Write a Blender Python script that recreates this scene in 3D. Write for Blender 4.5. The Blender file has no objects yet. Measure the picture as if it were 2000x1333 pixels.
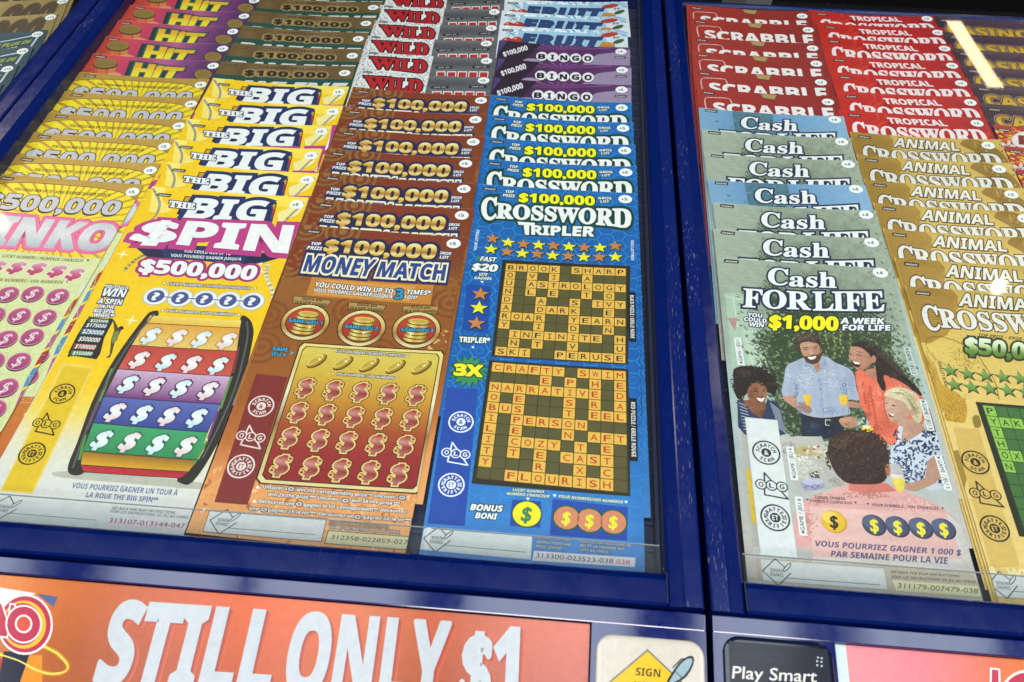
import bpy, math, random
import numpy as np
from mathutils import Vector, Matrix
from mathutils.geometry import tessellate_polygon

random.seed(7)
S = bpy.context.scene
COL = S.collection
MM = 0.001

# ------------------------------------------------------------------ camera
# counter top = plane z 0, y runs up the slope of the display, sizes in millimetres below
FPX, CAMH = 1593.16, 338.7
_p, _y, _r = (math.radians(a) for a in (50.1534, 4.0397, -0.7939))
def cam_axes(p, y, r):
    cp, sp, cy, sy = math.cos(p), math.sin(p), math.cos(y), math.sin(y)
    fwd = np.array([-sy*cp, cy*cp, -sp]); right = np.array([cy, sy, 0.0]); down = np.cross(fwd, right)
    cr, sr = math.cos(r), math.sin(r)
    return np.array([cr*right + sr*down, -sr*right + cr*down, fwd])
CAM = cam_axes(_p, _y, _r)
cd = bpy.data.cameras.new('camera'); cam = bpy.data.objects.new('camera', cd); COL.objects.link(cam)
cd.sensor_width = 36.0; cd.lens = 36.0*FPX/2000.0; cd.clip_start = 0.01; cd.clip_end = 60
m = Matrix(((CAM[0][0], -CAM[1][0], -CAM[2][0], 0), (CAM[0][1], -CAM[1][1], -CAM[2][1], 0),
            (CAM[0][2], -CAM[1][2], -CAM[2][2], CAMH*MM), (0, 0, 0, 1)))
cam.matrix_world = m
cd.dof.use_dof = True; cd.dof.focus_distance = 0.50; cd.dof.aperture_fstop = 20.0
S.camera = cam

def ray(px):
    return np.array([(px[0]-1000)/FPX, (px[1]-666.5)/FPX, 1.0]) @ CAM
def onz(px, z=0.0):
    d = ray(px); return d[:2]*(CAMH-z)/-d[2]

# ------------------------------------------------------------------ world, lamps, exposure
W = bpy.data.worlds.new('World'); S.world = W; W.use_nodes = True
bg = W.node_tree.nodes['Background']; bg.inputs[0].default_value = (0.80, 0.88, 1.0, 1); bg.inputs[1].default_value = 0.06
S.view_settings.view_transform = 'Standard'; S.view_settings.look = 'None'
S.view_settings.exposure = 0.02; S.view_settings.gamma = 1.0; S.view_settings.use_curve_mapping = False

def area(name, loc, size, radiance, col, aim=(0, 0, -1)):
    ld = bpy.data.lights.new(name, 'AREA'); ld.shape = 'RECTANGLE'; ld.size, ld.size_y = size
    ld.energy = radiance*math.pi*size[0]*size[1]; ld.color = col
    o = bpy.data.objects.new(name, ld); COL.objects.link(o); o.location = loc
    o.rotation_euler = Vector(aim).to_track_quat('-Z', 'Y').to_euler(); return o
def bulb(name, loc, r, radiance, col):
    ld = bpy.data.lights.new(name, 'POINT'); ld.shadow_soft_size = r
    ld.energy = radiance*4*math.pi*math.pi*r*r; ld.color = col
    o = bpy.data.objects.new(name, ld); COL.objects.link(o); o.location = loc; return o
# row of ceiling panels over the counter edge (mirrored by the fascia), plus an added unseen fill light towards the room
COOL = (0.86, 0.93, 1.0)
for i, (x0, x1) in enumerate([(-1.5, -1.12), (-0.93, -0.66), (-0.60, -0.27), (-0.14, 0.22), (0.36, 0.56), (0.70, 0.98), (1.15, 1.6)]):
    area('ceiling_panel_lamp', ((x0+x1)/2, 0.20, 1.5), (x1-x0, 1.0), 4.4, COOL)
area('room_fill_light', (0.25, -1.5, 1.9), (1.3, 0.8), 17.5, (1.0, 0.97, 0.93), (0, 0.55, -1))
def mirrored(px, zg, height):
    """the point at that height which a level sheet of glass at zg mirrors towards the camera"""
    d = ray(px); t = (CAMH-zg)/-d[2]; P = np.array([0, 0, CAMH]) + d*t
    k = (height*1000-zg)/(-d[2]); Q = P + np.array([d[0], d[1], -d[2]])*k
    return Vector(Q*MM)
a, b = mirrored((1862, 42), 6, 1.1), mirrored((1945, 172), 6, 1.1)
tube = area('shelf_tube_lamp', (a+b)/2, (0.05, (a-b).length), 11.0, (1.0, 0.80, 0.48))
tube.rotation_euler = (0, 0, math.atan2((a-b).y, (a-b).x)-math.pi/2)
bulb('spot_lamp_warm', mirrored((1950, 560), 6, 1.2), 0.0125, 2200.0, (1.0, 0.86, 0.62))
bulb('spot_lamp_warm', mirrored((-3, 432), 6, 1.2), 0.0135, 2400.0, (1.0, 0.86, 0.62))

# ------------------------------------------------------------------ small helpers
def lin(c):
    c = np.asarray(c, float); return np.where(c <= 0.04045, c/12.92, ((c+0.055)/1.055)**2.4)
def H(s):
    return tuple(int(s[i:i+2], 16)/255 for i in (0, 2, 4))

def mat(name, base=(0.5, 0.5, 0.5), rough=0.4, metal=0.0, spec=0.5, coat=0.0):
    m = bpy.data.materials.new(name); m.use_nodes = True
    b = m.node_tree.nodes['Principled BSDF']
    b.inputs['Base Color'].default_value = (*base, 1); b.inputs['Roughness'].default_value = rough
    b.inputs['Metallic'].default_value = metal; b.inputs['Specular IOR Level'].default_value = spec
    b.inputs['Coat Weight'].default_value = coat
    return m, m.node_tree, b
def node(nt, t, **kw):
    n = nt.nodes.new(t)
    for k, v in kw.items():
        if k in n.inputs.keys(): n.inputs[k].default_value = v
        else: setattr(n, k, v)
    return n
def noise_bump(nt, b, scale, strength, dist=0.0002, detail=4):
    tc = node(nt, 'ShaderNodeTexCoord'); n = node(nt, 'ShaderNodeTexNoise', Scale=scale, Detail=detail)
    nt.links.new(tc.outputs['Object'], n.inputs['Vector'])
    bp = node(nt, 'ShaderNodeBump', Strength=strength, Distance=dist)
    nt.links.new(n.outputs['Fac'], bp.inputs['Height']); nt.links.new(bp.outputs[0], b.inputs['Normal'])
    return n

# printed paper: ink colour and foil mask come from the print itself
def print_material(name, rough, foil_rough, sparkle):
    m, nt, b = mat(name, rough=rough, spec=0.35)
    at = node(nt, 'ShaderNodeAttribute', attribute_name='ink')
    tc = node(nt, 'ShaderNodeTexCoord')
    n = node(nt, 'ShaderNodeTexNoise', Scale=260.0, Detail=6.0, Roughness=0.7); nt.links.new(tc.outputs['Object'], n.inputs['Vector'])
    mr = node(nt, 'ShaderNodeMapRange'); mr.inputs[1].default_value = 0.3; mr.inputs[2].default_value = 0.7
    mr.inputs[3].default_value = 0.90; mr.inputs[4].default_value = 1.06
    nt.links.new(n.outputs['Fac'], mr.inputs[0])
    mx = node(nt, 'ShaderNodeMix', data_type='RGBA', blend_type='MULTIPLY'); mx.inputs[0].default_value = 1
    nt.links.new(at.outputs['Color'], mx.inputs[6]); nt.links.new(mr.outputs[0], mx.inputs[7])
    nt.links.new(mx.outputs[2], b.inputs['Base Color'])
    fm = node(nt, 'ShaderNodeMath', operation='MULTIPLY'); fm.inputs[1].default_value = 0.34
    nt.links.new(at.outputs['Alpha'], fm.inputs[0]); nt.links.new(fm.outputs[0], b.inputs['Metallic'])
    rr = node(nt, 'ShaderNodeMapRange'); rr.inputs[3].default_value = rough; rr.inputs[4].default_value = foil_rough
    nt.links.new(at.outputs['Alpha'], rr.inputs[0]); nt.links.new(rr.outputs[0], b.inputs['Roughness'])
    n2 = node(nt, 'ShaderNodeTexNoise', Scale=1500.0, Detail=3.0); nt.links.new(tc.outputs['Object'], n2.inputs['Vector'])
    n3 = node(nt, 'ShaderNodeTexNoise', Scale=28.0, Detail=2.0); nt.links.new(tc.outputs['Object'], n3.inputs['Vector'])
    ad = node(nt, 'ShaderNodeMath', operation='MULTIPLY_ADD'); ad.inputs[1].default_value = 9.0
    nt.links.new(n3.outputs['Fac'], ad.inputs[0]); nt.links.new(n2.outputs['Fac'], ad.inputs[2])
    st = node(nt, 'ShaderNodeMapRange'); st.inputs[3].default_value = 0.12; st.inputs[4].default_value = sparkle
    nt.links.new(at.outputs['Alpha'], st.inputs[0])
    bp = node(nt, 'ShaderNodeBump', Distance=0.0001); nt.links.new(st.outputs[0], bp.inputs['Strength'])
    nt.links.new(ad.outputs[0], bp.inputs['Height']); nt.links.new(bp.outputs[0], b.inputs['Normal'])
    return m
M_PRINT = print_material('printed_card', 0.42, 0.27, 0.75)
M_POSTER = print_material('printed_poster', 0.16, 0.2, 0.2)

def blue_plastic(name, base, scratch, r0=0.13, r1=0.33, spec=0.36):
    m, nt, b = mat(name, base, 0.2, spec=spec)
    tc = node(nt, 'ShaderNodeTexCoord')
    # fine scuffs: short stretched noise streaks in two directions, gathered in a patchy mask
    outs = []
    for rot, sc in ((0.25, (1500, 160, 300)), (-0.9, (1700, 150, 300)), (1.3, (1300, 210, 300))):
        mp = node(nt, 'ShaderNodeMapping'); mp.inputs['Rotation'].default_value = (0, 0, rot); mp.inputs['Scale'].default_value = sc
        nt.links.new(tc.outputs['Object'], mp.inputs[0])
        n = node(nt, 'ShaderNodeTexNoise', Scale=1.0, Detail=2.0); nt.links.new(mp.outputs[0], n.inputs['Vector'])
        r = node(nt, 'ShaderNodeMapRange'); r.inputs[1].default_value = 0.66; r.inputs[2].default_value = 0.74
        nt.links.new(n.outputs['Fac'], r.inputs[0]); outs.append(r.outputs[0])
    mx = outs[0]
    for o in outs[1:]:
        q = node(nt, 'ShaderNodeMath', operation='MAXIMUM'); nt.links.new(mx, q.inputs[0]); nt.links.new(o, q.inputs[1]); mx = q.outputs[0]
    pm = node(nt, 'ShaderNodeTexNoise', Scale=22.0, Detail=3.0); nt.links.new(tc.outputs['Object'], pm.inputs['Vector'])
    pr = node(nt, 'ShaderNodeMapRange'); pr.inputs[1].default_value = 0.42; pr.inputs[2].default_value = 0.66; pr.inputs[4].default_value = scratch
    nt.links.new(pm.outputs['Fac'], pr.inputs[0])
    mu = node(nt, 'ShaderNodeMath', operation='MULTIPLY'); nt.links.new(mx, mu.inputs[0]); nt.links.new(pr.outputs[0], mu.inputs[1])
    cm = node(nt, 'ShaderNodeMix', data_type='RGBA'); cm.inputs[6].default_value = (*base, 1); cm.inputs[7].default_value = (0.24, 0.23, 0.25, 1)
    nt.links.new(mu.outputs[0], cm.inputs[0]); nt.links.new(cm.outputs[2], b.inputs['Base Color'])
    hz = node(nt, 'ShaderNodeTexNoise', Scale=60.0, Detail=6.0, Roughness=0.7); nt.links.new(tc.outputs['Object'], hz.inputs['Vector'])
    rr = node(nt, 'ShaderNodeMapRange'); rr.inputs[1].default_value = 0.3; rr.inputs[2].default_value = 0.75
    rr.inputs[3].default_value = r0; rr.inputs[4].default_value = r1
    nt.links.new(hz.outputs['Fac'], rr.inputs[0]); nt.links.new(rr.outputs[0], b.inputs['Roughness'])
    bp = node(nt, 'ShaderNodeBump', Strength=0.05, Distance=0.0004)
    n4 = node(nt, 'ShaderNodeTexNoise', Scale=35.0, Detail=3.0); nt.links.new(tc.outputs['Object'], n4.inputs['Vector'])
    nt.links.new(n4.outputs['Fac'], bp.inputs['Height']); nt.links.new(bp.outputs[0], b.inputs['Normal'])
    return m
M_BLUE = blue_plastic('blue_plastic', (0.0003, 0.0075, 0.085), 0.08, .12, .26)
M_WORN = blue_plastic('scuffed_blue_plastic', (0.003, 0.011, 0.10), 0.85)
M_GLOSSBLUE = blue_plastic('polished_blue_plastic', (0.0004, 0.0075, 0.095), 0.06, 0.05, 0.16, .85)
M_TRAY, nt, b = mat('dark_tray_plastic', (0.022, 0.030, 0.07), 0.3)
noise_bump(nt, b, 300, 0.3)
M_BLACK, nt, b = mat('black_gap', (0.004, 0.004, 0.005), 0.6)
noise_bump(nt, b, 300, 0.2)
M_COUNTER, nt, b = mat('dark_counter', (0.0015, 0.0015, 0.002), 0.9, spec=0.05)
noise_bump(nt, b, 60, 0.3)
M_GREY, nt, b = mat('grey_metal', (0.16, 0.15, 0.15), 0.5)
noise_bump(nt, b, 90, 0.2)
M_CARD, nt, b = mat('pale_board', (0.56, 0.52, 0.44), 0.2, coat=0.4)
noise_bump(nt, b, 30, 0.08, 0.001)
M_DARKBADGE, nt, b = mat('dark_gloss', (0.004, 0.008, 0.022), 0.1, coat=0.15)
noise_bump(nt, b, 14, 0.1, 0.003)

def glass_material(name, tint, rough, extra=0.0):
    m = bpy.data.materials.new(name); m.use_nodes = True; nt = m.node_tree; nt.nodes.clear()
    out = node(nt, 'ShaderNodeOutputMaterial'); mix = node(nt, 'ShaderNodeMixShader')
    tr = node(nt, 'ShaderNodeBsdfTransparent'); tr.inputs[0].default_value = (*tint, 1)
    gl = node(nt, 'ShaderNodeBsdfGlossy', Roughness=rough); gl.inputs[0].default_value = (1, 1, 1, 1)
    fr = node(nt, 'ShaderNodeFresnel', IOR=1.5)
    tc = node(nt, 'ShaderNodeTexCoord'); n = node(nt, 'ShaderNodeTexNoise', Scale=9.0, Detail=1.0)
    nt.links.new(tc.outputs['Object'], n.inputs['Vector'])
    bp = node(nt, 'ShaderNodeBump', Strength=0.004, Distance=0.002); nt.links.new(n.outputs['Fac'], bp.inputs['Height'])
    nt.links.new(bp.outputs[0], gl.inputs['Normal'])
    # dust: a few milky specks that scatter light
    df = node(nt, 'ShaderNodeBsdfDiffuse'); df.inputs[0].default_value = (0.6, 0.62, 0.65, 1)
    vn = node(nt, 'ShaderNodeTexNoise', Scale=900.0, Detail=1.0); nt.links.new(tc.outputs['Object'], vn.inputs['Vector'])
    vr = node(nt, 'ShaderNodeMapRange'); vr.inputs[1].default_value = 0.76; vr.inputs[2].default_value = 0.82; vr.inputs[3].default_value = extra; vr.inputs[4].default_value = 0.35
    nt.links.new(vn.outputs['Fac'], vr.inputs[0])
    mix2 = node(nt, 'ShaderNodeMixShader'); nt.links.new(vr.outputs[0], mix2.inputs[0])
    nt.links.new(tr.outputs[0], mix2.inputs[1]); nt.links.new(df.outputs[0], mix2.inputs[2])
    ge = node(nt, 'ShaderNodeNewGeometry'); inv = node(nt, 'ShaderNodeMath', operation='SUBTRACT'); inv.inputs[0].default_value = 1.0
    nt.links.new(ge.outputs['Backfacing'], inv.inputs[1]); fm = node(nt, 'ShaderNodeMath', operation='MULTIPLY')
    nt.links.new(fr.outputs[0], fm.inputs[0]); nt.links.new(inv.outputs[0], fm.inputs[1])
    nt.links.new(fm.outputs[0], mix.inputs[0]); nt.links.new(mix2.outputs[0], mix.inputs[1]); nt.links.new(gl.outputs[0], mix.inputs[2])
    nt.links.new(mix.outputs[0], out.inputs[0]); return m
M_GLASS = glass_material('glass', (0.97, 0.985, 0.98), 0.02, 0.004)
M_CLEAR = glass_material('clear_plastic', (0.96, 0.965, 0.965), 0.08, 0.02)
M_CLEAREDGE, nt, b = mat('cut_plastic_edge', (0.30, 0.32, 0.34), 0.25)
noise_bump(nt, b, 200, 0.2)

def new_obj(name, me, parent=None):
    o = bpy.data.objects.new(name, me); COL.objects.link(o)
    if parent: o.parent = parent
    return o
def tag(o, label, cat=None, group=None, kind=None):
    if label: o['label'] = label
    if cat: o['category'] = cat
    if group: o['group'] = group
    if kind: o['kind'] = kind
    return o
def empty(name, loc, label, cat, group=None):
    o = new_obj(name, None); o.location = loc; return tag(o, label, cat, group)

class MB:
    """collects solids (mm) into one mesh"""
    def __init__(self): self.v, self.f, self.mi = [], [], []
    def hull(self, bottom, top, mi=0, mtop=None):
        n = len(bottom); k = len(self.v); self.v += list(bottom)+list(top)
        self.f.append([k+i for i in range(n)][::-1]); self.mi.append(mi)
        self.f.append([k+n+i for i in range(n)]); self.mi.append(mi if mtop is None else mtop)
        for i in range(n):
            j = (i+1) % n; self.f.append([k+i, k+j, k+n+j, k+n+i]); self.mi.append(mi)
        return self
    def box(self, x0, x1, y0, y1, z0, z1, mi=0):
        q = [(x0, y0), (x1, y0), (x1, y1), (x0, y1)]
        return self.hull([(x, y, z0) for x, y in q], [(x, y, z1) for x, y in q], mi)
    def prism(self, prof, p0, p1, seg_mats=None):
        """closed profile [(a,b)] swept from p0 to p1; p functions give the 3d point"""
        n = len(prof); k = len(self.v); self.v += [p0(a, b) for a, b in prof]+[p1(a, b) for a, b in prof]
        self.f.append([k+i for i in range(n)]); self.mi.append(0)
        self.f.append([k+n+i for i in range(n)][::-1]); self.mi.append(0)
        for i in range(n):
            j = (i+1) % n; self.f.append([k+j, k+i, k+n+i, k+n+j]); self.mi.append(seg_mats[i] if seg_mats else 0)
        return self
    def build(self, name, mats, parent=None, org=(0, 0, 0), bevel=0.0, seg=2):
        me = bpy.data.meshes.new(name)
        me.from_pydata([((x-org[0])*MM, (y-org[1])*MM, (z-org[2])*MM) for x, y, z in self.v], [], self.f)
        for mm in (mats if isinstance(mats, (list, tuple)) else [mats]): me.materials.append(mm)
        me.polygons.foreach_set('material_index', self.mi); me.validate(); me.update()
        import bmesh
        bm = bmesh.new(); bm.from_mesh(me); bmesh.ops.recalc_face_normals(bm, faces=bm.faces)
        if bevel:
            bmesh.ops.remove_doubles(bm, verts=bm.verts, dist=1e-7)
            ed = [e for e in bm.edges if len(e.link_faces) == 2 and e.calc_face_angle(0) > 0.35]
            bmesh.ops.bevel(bm, geom=ed, offset=bevel*MM, segments=seg, affect='EDGES', profile=0.6)
        bm.to_mesh(me); bm.free()
        return new_obj(name, me, parent)

# ------------------------------------------------------------------ lettering
_cache = {}
_tc = bpy.data.curves.new('lettering', 'FONT'); _to = bpy.data.objects.new('lettering', _tc); COL.objects.link(_to)
_tc.resolution_u = 3
STY = {'n': None, 'b': (0x1D5D4, 0x1D5EE, 0x1D7EC), 's': (0x1D400, 0x1D41A, 0x1D7CE), 'm': (0x1D670, 0x1D68A, 0x1D7F6)}
def _map(ch, sty):
    t = STY[sty]
    if not t: return ch
    if 'A' <= ch <= 'Z': return chr(t[0]+ord(ch)-65)
    if 'a' <= ch <= 'z': return chr(t[1]+ord(ch)-97)
    if '0' <= ch <= '9': return chr(t[2]+ord(ch)-48)
    return ch
def _raw(body, off):
    _tc.body = body; _tc.offset = off
    bpy.context.view_layer.update()
    e = _to.evaluated_get(bpy.context.evaluated_depsgraph_get()); me = e.to_mesh()
    n = len(me.vertices)
    if n == 0: e.to_mesh_clear(); return np.zeros((0, 3, 2))
    co = np.empty(n*3, 'f'); me.vertices.foreach_get('co', co); co = co.reshape(-1, 3)[:, :2].astype(float)
    me.calc_loop_triangles(); t = np.empty(len(me.loop_triangles)*3, 'i'); me.loop_triangles.foreach_get('vertices', t)
    e.to_mesh_clear(); return co[t.reshape(-1, 3)]
ACC = {'É': ('E', '´'), 'À': ('A', '`'), 'é': ('e', '´')}
_zj = {}
def thicken(T, r):
    """grow a flat letter by r: its fill, a strip along every outline edge and a rounded corner at every point"""
    V = np.round(T.reshape(-1, 2), 6); u, inv = np.unique(V, axis=0, return_inverse=True); F = inv.reshape(-1, 3)
    a, b, c = u[F[:, 0]], u[F[:, 1]], u[F[:, 2]]
    ar = (b[:, 0]-a[:, 0])*(c[:, 1]-a[:, 1])-(b[:, 1]-a[:, 1])*(c[:, 0]-a[:, 0])
    F = F[np.abs(ar) > 1e-12]; ar = ar[np.abs(ar) > 1e-12]; F[ar < 0] = F[ar < 0][:, ::-1]
    E = {}
    for f in F:
        for i in range(3): E[(f[i], f[(i+1) % 3])] = 1
    nxt, prv = {}, {}
    edges = [e for e in E if (e[1], e[0]) not in E]
    out, zj = [T], [np.zeros(len(T))]
    nrm = {}
    for n_, (i, j) in enumerate(edges):
        d = u[j]-u[i]; L = np.hypot(*d)
        if L < 1e-9: continue
        n = np.array([d[1], -d[0]])/L; nrm[(i, j)] = n
        p, q, q2, p2 = u[i], u[j], u[j]+n*r, u[i]+n*r
        out.append(np.array([(p, p2, q2), (p, q2, q)])); zj.append(np.full(2, 1+n_ % 3)); nxt.setdefault(i, []).append(n); prv.setdefault(j, []).append(n)
    for n_, i in enumerate(prv):
        for n0 in prv[i]:
            for n1 in nxt.get(i, []):
                cr = n0[0]*n1[1]-n0[1]*n1[0]; dt = float(n0@n1)
                if cr <= 1e-3: continue
                an = math.atan2(cr, dt); st = 1 if an < .5 else (2 if an < 1.2 else 3); a0 = math.atan2(n0[1], n0[0]); P = u[i]
                # crisp corner when it is near a right angle, rounded otherwise
                if 1.2 < an < 1.9:
                    mt = (n0+n1)/(1+dt)*r; f = [P+n0*r, P+mt, P+n1*r]
                else: f = [P+r*np.array([math.cos(a0+an*k/st), math.sin(a0+an*k/st)]) for k in range(st+1)]
                out.append(np.array([(P, f[k], f[k+1]) for k in range(len(f)-1)])); zj.append(np.full(len(f)-1, 4+n_ % 3))
    return np.concatenate(out), np.concatenate(zj)
def glyph(ch, sty, off):
    k = (ch, sty, round(off, 4))
    if k not in _cache:
        c = _map(ch, sty)
        extra = 0.018 if (sty in 'bs' and c == ch) else 0.0
        T = _raw(c, 0)
        if off+extra > 0.002 and len(T): _cache[k], _zj[k] = thicken(T, off+extra)
        else: _cache[k], _zj[k] = T, np.zeros(len(T))
    return _cache[k]
def gz(ch, sty, off): glyph(ch, sty, off); return _zj[(ch, sty, round(off, 4))]
def advance(ch, sty):
    k = ('adv', ch, sty)
    if k not in _cache:
        if ch == ' ': _cache[k] = 0.30
        else:
            c = _map(ch, sty); a, b = _raw(c, 0), _raw(c+c, 0)
            _cache[k] = float(b[..., 0].max()-a[..., 0].max())
    return _cache[k]
CAPH = {}
def caph(sty):
    if sty not in CAPH: CAPH[sty] = float(glyph('H', sty, 0)[..., 1].max())
    return CAPH[sty]
def word(s, sty, off=0.0, track=0.0):
    """triangles of a line of lettering and its inked x range (without the outline)"""
    x = 0.0; out = []; zz = []; lo, hi = 1e9, -1e9; n_ = 0
    for ch in s:
        n_ += 1; zo = 7*(n_ % 2)
        if ch in ACC and sty != 'n':
            b, a = ACC[ch]
            g = glyph(b, sty, off)+[x, 0]; out.append(g); zz.append(gz(b, sty, off)+zo)
            g2 = glyph(b, sty, 0); cx = (g2[..., 0].min()+g2[..., 0].max())/2; top = g2[..., 1].max()
            d = 0.09 if a == '´' else -0.09; t = 0.05+off
            out.append(np.array([[(cx-d/2-t, top+0.05-off), (cx-d/2+t, top+0.05-off), (cx+d+t, top+0.2+off)],
                                 [(cx-d/2-t, top+0.05-off), (cx+d+t, top+0.2+off), (cx+d-t, top+0.2+off)]])+[x, 0]); zz.append(np.full(2, 6.5+zo))
            adv = advance(b, sty); g0 = g2
        elif ch == ' ': adv = advance(' ', sty); g0 = None
        else:
            g0 = glyph(ch, sty, 0); adv = advance(ch, sty)
            out.append(glyph(ch, sty, off)+[x, 0]); zz.append(gz(ch, sty, off)+zo)
        if g0 is not None and len(g0): lo = min(lo, x+g0[..., 0].min()); hi = max(hi, x+g0[..., 0].max())
        x += adv+track
    return np.concatenate(out), lo, hi, np.concatenate(zz)

# ------------------------------------------------------------------ flat print, built as thin layers of ink
def cut(T, C, ax, val):
    """split triangles T (n,3,2) with corner colours C (n,3,4) along coordinate ax = val"""
    d = T[..., ax]-val
    s = np.where(np.abs(d) < 1e-7, 0, np.sign(d))
    cross = (s.max(1) > 0) & (s.min(1) < 0)
    if not cross.any(): return T, C
    keepT, keepC = T[~cross], C[~cross]
    t, c, d, s = T[cross], C[cross], d[cross], s[cross]
    oT, oC = [keepT], [keepC]
    def lerp(i, j, sel, dd, tt, cc):
        f = (dd[:, i]/(dd[:, i]-dd[:, j]))[:, None]
        return tt[:, i]+(tt[:, j]-tt[:, i])*f, cc[:, i]+(cc[:, j]-cc[:, i])*f
    for k in range(3):                      # one vertex on the line
        i, j = (k+1) % 3, (k+2) % 3
        q = s[:, k] == 0
        if q.any():
            tt, cc, dd = t[q], c[q], d[q]; p, pc = lerp(i, j, q, dd, tt, cc)
            oT += [np.stack([tt[:, k], tt[:, i], p], 1), np.stack([tt[:, k], p, tt[:, j]], 1)]
            oC += [np.stack([cc[:, k], cc[:, i], pc], 1), np.stack([cc[:, k], pc, cc[:, j]], 1)]
        q = (s[:, k] != 0) & (s[:, i] == -s[:, k]) & (s[:, j] == -s[:, k])     # vertex k alone
        if q.any():
            tt, cc, dd = t[q], c[q], d[q]; p, pc = lerp(k, i, q, dd, tt, cc); r, rc = lerp(k, j, q, dd, tt, cc)
            oT += [np.stack([tt[:, k], p, r], 1), np.stack([p, tt[:, i], tt[:, j]], 1), np.stack([p, tt[:, j], r], 1)]
            oC += [np.stack([cc[:, k], pc, rc], 1), np.stack([pc, cc[:, i], cc[:, j]], 1), np.stack([pc, cc[:, j], rc], 1)]
    return np.concatenate(oT), np.concatenate(oC)

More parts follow.
